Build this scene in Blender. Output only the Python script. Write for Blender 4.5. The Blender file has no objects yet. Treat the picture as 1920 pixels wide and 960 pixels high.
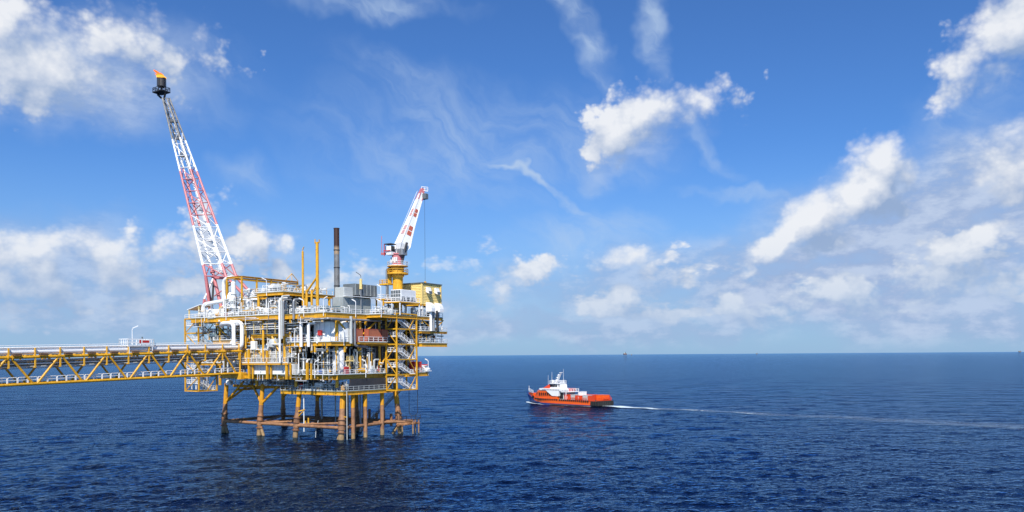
import bpy, math, random
import numpy as np
from mathutils import Vector, Matrix
R = math.radians
random.seed(7)
SC = bpy.context.scene
COL = SC.collection

# ------------------------------------------------------------------ camera
H = 21.0                                   # eye height above the sea
ROLL = R(0.39)
LENS_F = 1500.0                            # focal length in pixels of a 1920 wide frame
SHIFT = 0.0967
cd = bpy.data.cameras.new('camera'); cam = bpy.data.objects.new('camera', cd); COL.objects.link(cam)
cd.sensor_width = 36; cd.lens = 36 * LENS_F / 1920; cd.shift_y = SHIFT
cd.clip_start = 1; cd.clip_end = 120000
cam.location = (0, 0, H); cam.rotation_euler = (R(90), ROLL, 0)
SC.camera = cam

# ------------------------------------------------------------------ light
SUN_EL = R(44); SUN_AZ = math.atan2(-0.05, -1.0)      # azimuth measured from +Y towards +X
sd = bpy.data.lights.new('sun', 'SUN'); sun = bpy.data.objects.new('sun', sd); COL.objects.link(sun)
sd.energy = 5.0; sd.angle = R(0.5); sd.color = (1.0, 0.95, 0.87)
sv = Vector((math.sin(SUN_AZ) * math.cos(SUN_EL), math.cos(SUN_AZ) * math.cos(SUN_EL), math.sin(SUN_EL)))
sun.rotation_euler = sv.to_track_quat('Z', 'Y').to_euler()
SC.view_settings.view_transform = 'Standard'; SC.view_settings.look = 'None'
SC.view_settings.exposure = 0.22; SC.view_settings.gamma = 1.0

def pixdir(x, y):
    """direction of a photograph pixel, as (right, forward=1, up)"""
    sx = (x - 960) / LENS_F; sy = (480 - y) / LENS_F + SHIFT * 1920 / LENS_F
    c, s = math.cos(ROLL), math.sin(ROLL)
    return (sx * c + sy * s, 1.0, sy * c - sx * s)

def azel(x, y):
    d = Vector(pixdir(x, y)).normalized()
    return math.atan2(d.x, d.y), math.asin(d.z)

class NT:
    """little helper to write node trees as expressions"""
    def __init__(s, t): s.t = t; s.n = t.nodes; s.l = t.links
    def put(s, sock, v):
        if v is None: return
        if isinstance(v, bpy.types.NodeSocket): s.l.new(v, sock)
        else: sock.default_value = v
    def math(s, op, a, b=None, c=None, clamp=False):
        n = s.n.new('ShaderNodeMath'); n.operation = op; n.use_clamp = clamp
        s.put(n.inputs[0], a); s.put(n.inputs[1], b); s.put(n.inputs[2], c); return n.outputs[0]
    def vmath(s, op, a, b=None, out=0, scale=None):
        n = s.n.new('ShaderNodeVectorMath'); n.operation = op
        s.put(n.inputs[0], a); s.put(n.inputs[1], b)
        if scale is not None: s.put(n.inputs['Scale'], scale)
        return n.outputs[out]
    def noise(s, vec, scale, detail=4, rough=0.5, out='Fac', dim='3D', dist=0.0):
        n = s.n.new('ShaderNodeTexNoise'); n.noise_dimensions = dim
        s.put(n.inputs['Vector'], vec); n.inputs['Scale'].default_value = scale
        n.inputs['Detail'].default_value = detail; n.inputs['Roughness'].default_value = rough
        n.inputs['Distortion'].default_value = dist; return n.outputs[out]
    def ramp(s, v, a, b, lo=0.0, hi=1.0, kind='SMOOTHSTEP'):
        n = s.n.new('ShaderNodeMapRange'); n.interpolation_type = kind
        s.put(n.inputs['Value'], v); s.put(n.inputs['From Min'], a); s.put(n.inputs['From Max'], b)
        s.put(n.inputs['To Min'], lo); s.put(n.inputs['To Max'], hi); return n.outputs[0]
    def mix(s, f, a, b, blend='MIX'):
        n = s.n.new('ShaderNodeMix'); n.data_type = 'RGBA'; n.blend_type = blend
        s.put(n.inputs[0], f); s.put(n.inputs[6], a); s.put(n.inputs[7], b); return n.outputs[2]
    def mapping(s, v, loc=(0, 0, 0), rot=0.0, scale=(1, 1, 1), kind='TEXTURE'):
        n = s.n.new('ShaderNodeMapping'); n.vector_type = kind
        s.put(n.inputs['Vector'], v); n.inputs['Location'].default_value = loc
        n.inputs['Rotation'].default_value = (0, 0, rot); n.inputs['Scale'].default_value = scale; return n.outputs[0]

# clouds seen in the photograph: pixel centre, half width, half height, tilt in degrees, weight
CUMULUS = [
 (70, 120, 135, 82, 0, 1.1), (165, 85, 95, 55, 10, .95), (20, 35, 65, 55, 0, 1.0), (235, 60, 70, 50, 0, .7), (60, 165, 90, 40, 0, .8),
 (392, 66, 34, 24, 0, .42), (345, 112, 34, 22, 0, .36), (430, 130, 60, 26, 20, .34), (290, 110, 60, 45, 0, .5),
 (60, 470, 100, 48, 0, .9), (20, 520, 70, 42, 0, .8), (85, 510, 50, 50, 0, .95), (205, 488, 72, 62, 0, 1.0), (335, 452, 62, 36, 10, .75),
 (468, 468, 50, 40, 0, .85), (532, 472, 40, 28, 20, .6), (275, 568, 75, 22, 0, .6), (40, 572, 80, 18, 0, .5), (530, 512, 60, 22, 0, .5), (255, 536, 26, 14, 0, .6),
 (690, 508, 66, 25, 0, .7), (340, 520, 60, 18, 0, .4), (130, 620, 90, 16, 0, .35), (395, 415, 50, 30, 40, .45),
 (1155, 242, 72, 52, 20, 1.25), (1218, 215, 72, 42, 35, 1.25), (1320, 195, 85, 32, 12, .62), (1130, 275, 60, 35, 0, .6),
 (988, 508, 68, 34, 25, .85), (1185, 488, 52, 34, 20, .8), (1166, 563, 54, 25, 0, .9), (945, 558, 32, 24, 20, .5), (1225, 520, 50, 28, 0, .5), (1100, 505, 60, 26, 0, .45),
 (1655, 305, 48, 46, 0, 1.45), (1610, 350, 62, 42, 30, 1.45), (1540, 408, 78, 46, 38, 1.45), (1475, 455, 72, 32, 25, 1.2), (1630, 375, 60, 45, 20, .75), (1560, 440, 50, 30, 20, .7),
 (1790, 462, 60, 40, 0, .8), (1860, 440, 60, 36, 10, .7), (1900, 300, 80, 60, 0, .95), (1900, 40, 90, 60, 50, 1.0), (1835, 120, 90, 50, 42, .8), (1780, 170, 60, 32, 35, .55),
 (1600, 545, 58, 44, 0, .75), (1370, 565, 52, 34, 0, .75), (1422, 503, 34, 12, 0, .7), (1640, 575, 90, 24, 0, .6), (1800, 530, 130, 45, 0, .55), (1500, 560, 90, 26, 0, .5), (1350, 592, 80, 14, 0, .5), (1260, 545, 60, 26, 0, .35),
]
VEILS = [
 
 (1000, 338, 120, 12, -33, 1.3), (1085, 45, 120, 30, -62, 1.0), (1215, 45, 90, 26, -78, .9), (880, 270, 290, 100, 0, .62), (760, 170, 120, 40, -20, .5),
 (1320, 275, 80, 16, -40, .5), (1420, 370, 110, 14, -10, .6), (1095, 330, 60, 28, 0, .5), (1070, 440, 110, 50, 0, .65), (1170, 440, 90, 40, 0, .5), (700, 8, 150, 30, 0, .8),
 (465, 330, 40, 34, 0, .45), (1730, 330, 190, 60, 15, .6), (1740, 470, 260, 120, 0, .85), (210, 140, 220, 90, 0, .5), (1150, 300, 110, 45, 0, .5), (1840, 190, 160, 60, 35, .4), (850, 600, 500, 40, 0, .4), (760, 310, 130, 22, 5, .5), (650, 220, 90, 30, 0, .25),
]
BANKS = [
 (1680, 440, 270, 130, 20, 1.15), (1850, 400, 220, 140, 0, 1.1), (1560, 540, 360, 95, 0, 1.1), (1780, 580, 300, 70, 0, .9), (1180, 540, 300, 70, 0, .75),
 (160, 555, 330, 90, 0, .75), (90, 500, 200, 90, 0, .8), (640, 580, 330, 50, 0, .7), (1100, 610, 600, 40, 0, .75), (420, 500, 170, 70, 0, .5), (1900, 320, 130, 60, 0, .8), (1190, 260, 120, 50, 20, .5), (130, 130, 220, 100, 0, .6),
]
PXR = 1 / LENS_F

def build_world():
    w = bpy.data.worlds.new('World'); SC.world = w; w.use_nodes = True
    t = w.node_tree; t.nodes.clear(); N = NT(t)
    # node group: height field of the clouds at a point (azimuth, elevation)
    g = bpy.data.node_groups.new('cloud_field', 'ShaderNodeTree')
    g.interface.new_socket('P', in_out='INPUT', socket_type='NodeSocketVector')
    g.interface.new_socket('F', in_out='OUTPUT', socket_type='NodeSocketFloat')
    G = NT(g); gi = g.nodes.new('NodeGroupInput'); go = g.nodes.new('NodeGroupOutput')
    P = gi.outputs[0]
    wp = G.vmath('SUBTRACT', G.noise(P, 14, 3, .5, 'Color', '2D'), (.5, .5, .5))
    wp = G.vmath('SCALE', wp, scale=.05)
    Q = G.vmath('MULTIPLY', G.vmath('ADD', P, wp), (1, 1, 0))
    acc = None; k = 0
    for (cx, cy, rx, ry, rot, wt) in CUMULUS:
        az, el = azel(cx, cy)
        m = G.mapping(Q, (az, el, 0), R(rot), (rx * PXR * 1.38, ry * PXR * 1.38, 1))
        v = G.math('MULTIPLY_ADD', G.vmath('LENGTH', m, out=1), -wt, wt)
        acc = v if acc is None else G.math('SMOOTH_MAX', acc, v, .12)
        k += 1
        if k % 6 == 0: Q = G.vmath('ADD', Q, G.vmath('SCALE', acc, scale=1e-7))   # evaluate in batches: keeps the node stack small
    # scattered clouds over the rest of the sky
    sep = g.nodes.new('ShaderNodeSeparateXYZ'); G.l.new(P, sep.inputs[0])
    far = G.ramp(G.math('ABSOLUTE', sep.outputs[0]), .60, .85)
    high = G.ramp(sep.outputs[1], .46, .62)
    out = G.math('MAXIMUM', far, high)
    gen = G.ramp(G.noise(G.vmath('MULTIPLY', P, (1, 1.5, 0)), 3.2, 3, .5, dim='2D'), .57, .80, -.6, .8, 'LINEAR')
    gen = G.math('ADD', G.math('MULTIPLY', G.math('ADD', gen, .9), out), -.9)
    # low bank of small cumulus round the horizon
    lowf = G.noise(G.vmath('MULTIPLY', P, (1, 2.4, 0)), 13, 4, .55, dim='2D')
    band = G.math('MULTIPLY', G.ramp(sep.outputs[1], .015, .05), G.ramp(sep.outputs[1], .20, .09))
    low = G.math('ADD', G.ramp(lowf, .34, .64, -.25, .62, 'LINEAR'), G.math('MULTIPLY_ADD', band, .9, -.95))
    acc = G.math('MAXIMUM', acc, G.math('MAXIMUM', gen, low))
    n1 = G.noise(G.vmath('MULTIPLY', P, (1, 1.15, 0)), 22, 6, .56, dim='2D')
    vo = g.nodes.new('ShaderNodeTexVoronoi'); vo.voronoi_dimensions = '2D'; vo.feature = 'SMOOTH_F1'; vo.inputs['Scale'].default_value = 34; vo.inputs['Detail'].default_value = 2
    vo.inputs['Roughness'].default_value = .55; vo.inputs['Smoothness'].default_value = .45; vo.inputs['Lacunarity'].default_value = 2.3
    G.l.new(G.vmath('MULTIPLY', G.vmath('ADD', P, G.vmath('SCALE', wp, scale=.25)), (1, 1.2, 0)), vo.inputs['Vector'])
    n2 = G.math('SUBTRACT', 1.02, vo.outputs['Distance'])
    f = G.math('MULTIPLY_ADD', G.math('SUBTRACT', n1, .5), .95, acc)
    f = G.math('MULTIPLY_ADD', G.math('SUBTRACT', n2, .46), .38, f)
    G.l.new(f, go.inputs[0])

    tc = t.nodes.new('ShaderNodeTexCoord'); D = tc.outputs['Generated']
    s = t.nodes.new('ShaderNodeSeparateXYZ'); N.l.new(N.vmath('NORMALIZE', D), s.inputs[0])
    az = N.math('ARCTAN2', s.outputs[0], s.outputs[1]); el = N.math('ARCSINE', s.outputs[2])
    c = t.nodes.new('ShaderNodeCombineXYZ'); N.l.new(az, c.inputs[0]); N.l.new(el, c.inputs[1]); P = c.outputs[0]
    def F(v):
        n = t.nodes.new('ShaderNodeGroup'); n.node_tree = g; N.l.new(v, n.inputs[0]); return n.outputs[0]
    f0 = F(P)
    f1 = F(N.vmath('ADD', N.vmath('ADD', P, N.vmath('SCALE', f0, scale=1e-7)), (-.014, .026, 0)))
    soft = N.ramp(N.noise(P, 7, 2, .5, dim='2D'), .35, .65, .34, .90)
    dens = N.ramp(f0, .05, soft)
    slope = N.math('SUBTRACT', f0, f1)
    lit = N.math('ADD', N.math('MULTIPLY', slope, .80), .42, clamp=True)
    # thin veils and streaks
    acc = None; k = 0
    wv = N.vmath('SCALE', N.vmath('SUBTRACT', N.noise(P, 9, 4, .55, 'Color', '2D'), (.5, .5, .5)), scale=.09)
    Q = N.vmath('MULTIPLY', N.vmath('ADD', P, wv), (1, 1, 0))
    for (cx, cy, rx, ry, rot, wt) in VEILS:
        a, e = azel(cx, cy)
        m = N.mapping(Q, (a, e, 0), R(rot), (rx * PXR * 1.5, ry * PXR * 1.5, 1))
        v = N.math('MULTIPLY', N.ramp(N.vmath('LENGTH', m, out=1), 1, .1), wt)
        acc = v if acc is None else N.math('MAXIMUM', acc, v)
        k += 1
        if k % 6 == 0: Q = N.vmath('ADD', Q, N.vmath('SCALE', acc, scale=1e-7))
    fib = N.noise(N.mapping(Q, rot=R(-30), scale=(.085, .03, 1)), 1.0, 5, .55, dim='2D')
    veil = N.math('MULTIPLY', acc, N.ramp(fib, .25, .75, .15, .75))
    sky = t.nodes.new('ShaderNodeTexSky'); sky.sky_type = 'NISHITA'; sky.sun_disc = False
    sky.sun_elevation = SUN_EL; sky.sun_rotation = SUN_AZ % (2 * math.pi)
    sky.altitude = 0; sky.air_density = 1.0; sky.dust_density = 0.4; sky.ozone_density = 3.0
    col = N.mix(1.0, sky.outputs[0], (.42, .72, 1.13, 1), 'MULTIPLY')
    # marine haze: paler towards the horizon
    hz = N.ramp(el, -.05, .26, 1, 0)
    col = N.mix(N.math('MULTIPLY', hz, .85), col, (2.75, 4.25, 6.3, 1))
    col = N.mix(veil, col, (4.3, 5.5, 7.2, 1))
    acc = None; k = 0
    for (cx, cy, rx, ry, rot, wt) in BANKS:
        a, e = azel(cx, cy)
        m = N.mapping(Q, (a, e, 0), R(rot), (rx * PXR * 1.3, ry * PXR * 1.3, 1))
        v = N.math('MULTIPLY', N.ramp(N.vmath('LENGTH', m, out=1), 1, .2), wt)
        acc = v if acc is None else N.math('MAXIMUM', acc, v)
        k += 1
        if k % 6 == 0: Q = N.vmath('ADD', Q, N.vmath('SCALE', acc, scale=1e-7))
    bn = N.noise(N.vmath('MULTIPLY', P, (1, 2.2, 0)), 16, 5, .6, dim='2D')
    bank = N.math('MULTIPLY', acc, N.ramp(bn, .30, .60, .62, 1.0))
    bcol = N.mix(N.ramp(bn, .40, .68), (2.9, 3.9, 6.0, 1), (4.4, 5.3, 7.0, 1))
    col = N.mix(N.math('MULTIPLY', bank, N.ramp(el, .0, .02, .5, 1)), col, bcol)
    ccol = N.mix(N.ramp(lit, .0, 1.0, 0, 1, 'LINEAR'), (2.6, 3.6, 5.5, 1), (7.6, 7.75, 8.05, 1))
    ccol = N.mix(N.ramp(el, .0, .16, .72, 0), ccol, (3.3, 4.6, 6.6, 1))
    up = N.ramp(el, .004, .03)
    col = N.mix(N.math('MULTIPLY', N.math('MULTIPLY', dens, up), .94), col, ccol)
    bg = t.nodes.new('ShaderNodeBackground'); bg.inputs['Strength'].default_value = 0.1
    N.l.new(col, bg.inputs['Color'])
    o = t.nodes.new('ShaderNodeOutputWorld'); N.l.new(bg.outputs[0], o.inputs[0])
    w.cycles.sampling_method = 'MANUAL'; w.cycles.sample_map_resolution = 512
build_world()

# ------------------------------------------------------------------ materials
def bsdf(name):
    m = bpy.data.materials.new(name); m.use_nodes = True; N = NT(m.node_tree)
    return m, N, m.node_tree.nodes['Principled BSDF']
MATS = {}
def paint(name, col, rough=.45, metal=0.0, wear=.18, rust=0.0, rustcol=(.16, .06, .025), scale=.6):
    """painted steel: small drift of the colour, dirt runs and rust patches"""
    m, N, b = bsdf(name)
    tc = m.node_tree.nodes.new('ShaderNodeTexCoord'); P = tc.outputs['Object']
    n1 = N.noise(P, scale, 5, .6)
    runs = N.noise(N.mapping(P, scale=(.35, .35, 3.5)), 1.6, 4, .6)
    v = N.ramp(N.math('MULTIPLY', n1, runs), .12, .38, 1 - wear, 1.0, 'LINEAR')
    c = N.mix(1.0, (*col, 1), N.mix(v, (0, 0, 0, 1), (1, 1, 1, 1)), 'MULTIPLY')
    if rust > 0:
        rn = N.noise(N.mapping(P, scale=(.5, .5, 1.6)), 1.9, 6, .65)
        c = N.mix(N.ramp(rn, .72 - rust, .80 - rust * .6, 0, .9), c, (*rustcol, 1))
    N.l.new(c, b.inputs['Base Color'])
    b.inputs['Roughness'].default_value = rough; b.inputs['Metallic'].default_value = metal
    MATS[name] = m; return m
paint('yellow', (.82, .42, .018), .5, wear=.42, rust=.17, rustcol=(.24, .10, .02), scale=.35)
paint('yellow_rail', (.80, .42, .03), .5, wear=.2, rust=.08)
paint('white', (.82, .82, .81), .45, wear=.12, rust=.04)
paint('white_clean', (.82, .82, .81), .4, wear=.08)
paint('pipe_white', (.80, .80, .78), .38, wear=.14, rust=.05)
paint('cream', (.80, .60, .22), .5, wear=.12, rust=.03)
paint('cladding', (.90, .68, .24), .5, wear=.08, rust=.02)
paint('grey', (.36, .39, .38), .5, wear=.25, rust=.05)
paint('light_grey', (.50, .52, .50), .5, wear=.2, rust=.05)
paint('slate', (.14, .16, .17), .5, wear=.3, rust=.06)
paint('steel', (.33, .34, .35), .42, metal=.4, wear=.3, rust=.10)
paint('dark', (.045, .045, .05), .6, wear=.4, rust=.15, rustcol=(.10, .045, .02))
paint('black', (.012, .012, .014), .6, wear=.2)
paint('bluegrey', (.16, .23, .26), .5, wear=.25)
paint('red', (.55, .03, .025), .45, wear=.2)
paint('boom_red', (.60, .19, .20), .5, wear=.25, rust=.04)
paint('sunlit_red', (.66, .36, .34), .55, wear=.3)
paint('brick_red', (.50, .11, .065), .6, wear=.2, rust=.04)
paint('brick_face', (.42, .14, .075), .6, wear=.2, rust=.05)
paint('blue', (.03, .12, .42), .45, wear=.2)
paint('rusty', (.20, .09, .045), .75, wear=.35, rust=.2, rustcol=(.08, .035, .02))
paint('sooty', (.30, .29, .27), .6, wear=.5, rust=.2, rustcol=(.05, .04, .035))
paint('orange', (.86, .115, .006), .42, wear=.12, rust=.03)
paint('orange_red', (.74, .065, .012), .45, wear=.2, rust=.05)
paint('hull_blue', (.012, .05, .22), .4, wear=.2, rust=.04)
paint('antifoul', (.20, .02, .02), .5, wear=.3)
paint('rubber', (.014, .014, .014), .8, wear=.3)
paint('glass_dark', (.01, .013, .018), .15, wear=.05)
paint('deck_green', (.05, .11, .08), .7, wear=.3)
paint('hatch', (.10, .055, .03), .7, wear=.4)

def leg_material():
    m, N, b = bsdf('jacket_paint')
    tc = m.node_tree.nodes.new('ShaderNodeTexCoord'); P = tc.outputs['Object']
    s = m.node_tree.nodes.new('ShaderNodeSeparateXYZ'); N.l.new(P, s.inputs[0]); z = s.outputs[2]
    n = N.noise(P, 1.1, 5, .6)
    zz = N.math('MULTIPLY_ADD', n, .30, z)
    brown = N.mix(N.ramp(N.noise(P, .8, 6, .65), .35, .68), (.36, .18, .085, 1), (.19, .095, .05, 1))
    tide = N.mix(N.ramp(n, .35, .7), (.34, .22, .10, 1), (.20, .13, .07, 1))
    low = N.mix(N.ramp(zz, 1.5, 1.9), tide, brown)
    runs = N.noise(N.mapping(P, scale=(.4, .4, 3)), 2.0, 5, .6)
    yel = N.mix(N.ramp(runs, .45, .78), (.66, .30, .008, 1), (.28, .12, .012, 1))
    N.l.new(N.mix(N.ramp(zz, 8.05, 8.2), low, yel), b.inputs['Base Color'])
    b.inputs['Roughness'].default_value = .7
    MATS['jacket'] = m
leg_material()

def stack_material():
    m, N, b = bsdf('stack_steel')
    tc = m.node_tree.nodes.new('ShaderNodeTexCoord'); P = tc.outputs['Object']
    s = m.node_tree.nodes.new('ShaderNodeSeparateXYZ'); N.l.new(P, s.inputs[0])
    z = N.math('MULTIPLY_ADD', N.noise(P, 1.2, 5, .6), .8, s.outputs[2])
    g = N.mix(N.ramp(N.noise(P, .9, 5, .6), .35, .7), (.20, .20, .20, 1), (.13, .125, .12, 1))
    c = N.mix(N.ramp(z, 16.2, 16.6), g, (.34, .24, .15, 1))
    c = N.mix(N.ramp(z, 17.9, 18.8), c, (.055, .025, .018, 1))
    N.l.new(c, b.inputs['Base Color']); b.inputs['Roughness'].default_value = .6; b.inputs['Metallic'].default_value = .2
    MATS['stack'] = m
stack_material()

# ------------------------------------------------------------------ geometry helpers
class Frame:
    def __init__(s, o, rot): s.o = Vector(o); s.r = rot; s.M = Matrix.Translation(s.o) @ Matrix.Rotation(rot, 4, 'Z')
WORLD = Frame((0, 0, 0), 0)
PLAT = Frame((-43.0, 199.0, 0), -R(31.5))          # platform axes: x to the right end, y inland, corner leg at 0,0

def ray_local(px, py):
    d = Vector(pixdir(px, py)); inv = PLAT.M.inverted()
    a = inv @ Vector((0, 0, H)); b = inv.to_3x3() @ d
    return a, b
def PY(px, py, y):                                  # platform point where the line of sight crosses the plane y
    a, b = ray_local(px, py); t = (y - a.y) / b.y; p = a + b * t; return p
def PX(px, py, x):
    a, b = ray_local(px, py); t = (x - a.x) / b.x; p = a + b * t; return p

class MB:
    def __init__(s): s.v = []; s.f = []
    def quadbox(s, c):
        n = len(s.v); s.v += [tuple(p) for p in c]
        s.f += [(n, n+3, n+2, n+1), (n+4, n+5, n+6, n+7), (n, n+1, n+5, n+4), (n+1, n+2, n+6, n+5), (n+2, n+3, n+7, n+6), (n+3, n, n+4, n+7)]
        return s
    def box(s, a, b):
        x0, y0, z0 = min(a[0], b[0]), min(a[1], b[1]), min(a[2], b[2]); x1, y1, z1 = max(a[0], b[0]), max(a[1], b[1]), max(a[2], b[2])
        return s.quadbox([(x0, y0, z0), (x1, y0, z0), (x1, y1, z0), (x0, y1, z0), (x0, y0, z1), (x1, y0, z1), (x1, y1, z1), (x0, y1, z1)])
    def cbox(s, a, b, c=.06):
        """box with chamfered vertical and top edges"""
        x0, y0, z0 = min(a[0], b[0]), min(a[1], b[1]), min(a[2], b[2]); x1, y1, z1 = max(a[0], b[0]), max(a[1], b[1]), max(a[2], b[2])
        c = min(c, (x1-x0)*.3, (y1-y0)*.3, (z1-z0)*.3)
        def ring(i, z, cc):
            return [(x0+i+cc, y0+i, z), (x1-i-cc, y0+i, z), (x1-i, y0+i+cc, z), (x1-i, y1-i-cc, z), (x1-i-cc, y1-i, z), (x0+i+cc, y1-i, z), (x0+i, y1-i-cc, z), (x0+i, y0+i+cc, z)]
        n = len(s.v); s.v += ring(0, z0, c) + ring(0, z1-c, c) + ring(c, z1, c*.4)
        for k in range(2):
            for i in range(8):
                j = (i+1) % 8; s.f.append((n+k*8+i, n+k*8+j, n+k*8+8+j, n+k*8+8+i))
        s.f.append(tuple(n+16+i for i in range(8))); s.f.append(tuple(n+7-i for i in range(8))); return s
    def beam(s, p, q, w=.3, h=.3):
        p = Vector(p); q = Vector(q); d = (q-p).normalized()
        a = d.cross(Vector((0, 0, 1)))
        if a.length < .05: a = Vector((1, 0, 0))
        a = a.normalized(); u = a.cross(d).normalized()
        a = a*w/2; u = u*h/2
        return s.quadbox([p-a-u, p+a-u, p+a+u, p-a+u, q-a-u, q+a-u, q+a+u, q-a+u])
    def ibeam(s, p, q, w=.4, h=1.0):
        p = Vector(p); q = Vector(q); z = Vector((0, 0, h/2-.04))
        s.beam(p, q, w*.2, h-.16); s.beam(p+z, q+z, w, .08); s.beam(p-z, q-z, w, .08); return s
    def tube(s, p, q, r, r2=None, n=8, cap=True):
        p = Vector(p); q = Vector(q); r2 = r if r2 is None else r2
        d = (q-p)
        if d.length < 1e-6: return s
        d.normalize(); a = d.cross(Vector((0, 0, 1)))
        if a.length < .05: a = Vector((1, 0, 0))
        a.normalize(); b = d.cross(a)
        m = len(s.v)
        for c, rr in ((p, r), (q, r2)):
            for i in range(n):
                t = 2*math.pi*(i+.5)/n; s.v.append(tuple(c + a*math.cos(t)*rr + b*math.sin(t)*rr))
        for i in range(n):
            j = (i+1) % n; s.f.append((m+i, m+n+i, m+n+j, m+j))
        if cap: s.f.append(tuple(m+i for i in range(n))); s.f.append(tuple(m+n+n-1-i for i in range(n)))
        return s
    def pipe(s, pts, r, n=8, bend=None):
        """tube along a polyline with rounded elbows"""
        pts = [Vector(p) for p in pts]; bend = r*2.2 if bend is None else bend
        path = [pts[0]]
        for i in range(1, len(pts)-1):
            a, b, c = pts[i-1], pts[i], pts[i+1]
            k = min(bend, (a-b).length*.45, (c-b).length*.45)
            p0 = b+(a-b).normalized()*k; p2 = b+(c-b).normalized()*k
            for t in (0, .25, .5, .75, 1): path.append(p0*(1-t)**2 + b*2*t*(1-t) + p2*t*t)
        path.append(pts[-1])
        m0 = len(s.v); nrm = None
        for i, p in enumerate(path):
            d = (path[min(i+1, len(path)-1)] - path[max(i-1, 0)]).normalized()
            if nrm is None:
                nrm = d.cross(Vector((0, 0, 1)));
                if nrm.length < .05: nrm = Vector((1, 0, 0))
            nrm = (nrm - d*nrm.dot(d))
            if nrm.length < 1e-4: nrm = d.orthogonal()
            nrm.normalize(); b = d.cross(nrm)
            for k in range(n):
                t = 2*math.pi*k/n; s.v.append(tuple(p + nrm*math.cos(t)*r + b*math.sin(t)*r))
        for i in range(len(path)-1):
            for k in range(n):
                j = (k+1) % n; a = m0+i*n; s.f.append((a+k, a+j, a+n+j, a+n+k))
        s.f.append(tuple(m0+n-1-k for k in range(n))); e = m0+(len(path)-1)*n; s.f.append(tuple(e+k for k in range(n)))
        return s
    def lathe(s, c, prof, n=20, axis='z'):
        """prof: list of (radius, height) from bottom to top"""
        m = len(s.v)
        for (r, h) in prof:
            for k in range(n):
                t = 2*math.pi*k/n; x, y = math.cos(t)*max(r, .001), math.sin(t)*max(r, .001)
                if axis == 'z': p = (c[0]+x, c[1]+y, c[2]+h)
                elif axis == 'x': p = (c[0]+h, c[1]+x, c[2]+y)
                else: p = (c[0]+y, c[1]+h, c[2]+x)
                s.v.append(p)
        for i in range(len(prof)-1):
            for k in range(n):
                j = (k+1) % n; a = m+i*n; s.f.append((a+k, a+j, a+n+j, a+n+k))
        s.f.append(tuple(m+n-1-k for k in range(n))); e = m+(len(prof)-1)*n; s.f.append(tuple(e+k for k in range(n)))
        return s
    def rail(s, pts, h=1.15, r=.05, gap=2.0, toe=True, mid=True):
        """tubular handrail with posts and toe board along a polyline"""
        for p, q in zip(pts[:-1], pts[1:]):
            p = Vector(p); q = Vector(q); L = (q-p).length
            if L < .2: continue
            k = max(1, round(L/gap)); Z = Vector((0, 0, 1))
            s.beam(p+Z*h, q+Z*h, 2*r, 2*r)
            if mid: s.beam(p+Z*h*.55, q+Z*h*.55, 1.6*r, 1.6*r)
            if toe: s.beam(p+Z*.09, q+Z*.09, .03, .18)
            for i in range(k+1):
                c = p.lerp(q, i/k); s.beam(c+Z*.18*(toe), c+Z*(h-r), 2*r, 2*r)
        return s

BASE = {}
def link(o, parent=None):
    COL.objects.link(o)
    if parent is not None: o.parent = parent
    return o
def tag(o, label=None, cat=None, group=None, kind=None):
    if label: o['label'] = label
    if cat: o['category'] = cat
    if group: o['group'] = group
    if kind: o['kind'] = kind
    return o
def thing(name, label, cat, base=(0, 0, 0), frame=PLAT, group=None):
    o = bpy.data.objects.new(name, None); link(o); o.empty_display_size = .5
    o.location = frame.M @ Vector(base); o.rotation_euler = (0, 0, frame.r)
    BASE[o.name] = Vector(base); return tag(o, label, cat, group)
def part(name, mb, mat, parent, label=None, smooth=False, kind=None):
    b = BASE[parent.name]
    me = bpy.data.meshes.new(name); me.from_pydata([(x-b.x, y-b.y, z-b.z) for x, y, z in mb.v], [], mb.f)
    me.materials.append(MATS[mat]); me.update()
    if smooth: me.shade_smooth(); me.set_sharp_from_angle(angle=R(40))
    o = bpy.data.objects.new(name, me); link(o, parent); BASE[o.name] = b
    return tag(o, label, kind=kind)
def single(name, mb, mat, label, cat, base=(0, 0, 0), frame=PLAT, group=None, smooth=False, kind=None):
    b = Vector(base)
    me = bpy.data.meshes.new(name); me.from_pydata([(x-b.x, y-b.y, z-b.z) for x, y, z in mb.v], [], mb.f)
    me.materials.append(MATS[mat]); me.update()
    if smooth: me.shade_smooth(); me.set_sharp_from_angle(angle=R(40))
    o = bpy.data.objects.new(name, me); link(o); o.location = frame.M @ b; o.rotation_euler = (0, 0, frame.r)
    BASE[o.name] = b; return tag(o, label, cat, group, kind)
def copy_tree(o, parent=None):
    c = o.copy(); COL.objects.link(c)
    if parent is not None: c.parent = parent
    BASE[c.name] = BASE[o.name]
    for ch in list(o.children): copy_tree(ch, c)
    return c

# ------------------------------------------------------------------ the sea
rng = np.random.default_rng(11)
_w = []
WIND = R(-80)                                         # waves run roughly across the picture, a little towards us
for lam, rms, k in ((34, .014, 5), (17, .026, 7), (9, .044, 12), (5, .062, 16), (2.8, .082, 22), (1.6, .085, 26), (.95, .07, 26)):
    for i in range(k):
        l = lam*math.exp(rng.uniform(-.33, .33)); th = WIND + rng.normal(0, .55)
        slope = rms*math.sqrt(2/k)*rng.uniform(.6, 1.3); kk = 2*math.pi/l
        _w.append((kk*math.cos(th), kk*math.sin(th), slope/kk, rng.uniform(0, 2*math.pi), l))
def sea_height(X, Y, cell):
    z = np.zeros_like(X)
    for kx, ky, a, ph, l in _w:
        fade = np.clip((l/np.maximum(cell, 1e-3)-2.6)/2.0, 0, 1)
        if fade.max() <= 0: continue
        s = np.sin(kx*X+ky*Y+ph)
        z += a*fade*(s + .38*(s*s-.5) if l > 1.2 else s)
    return z
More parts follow.
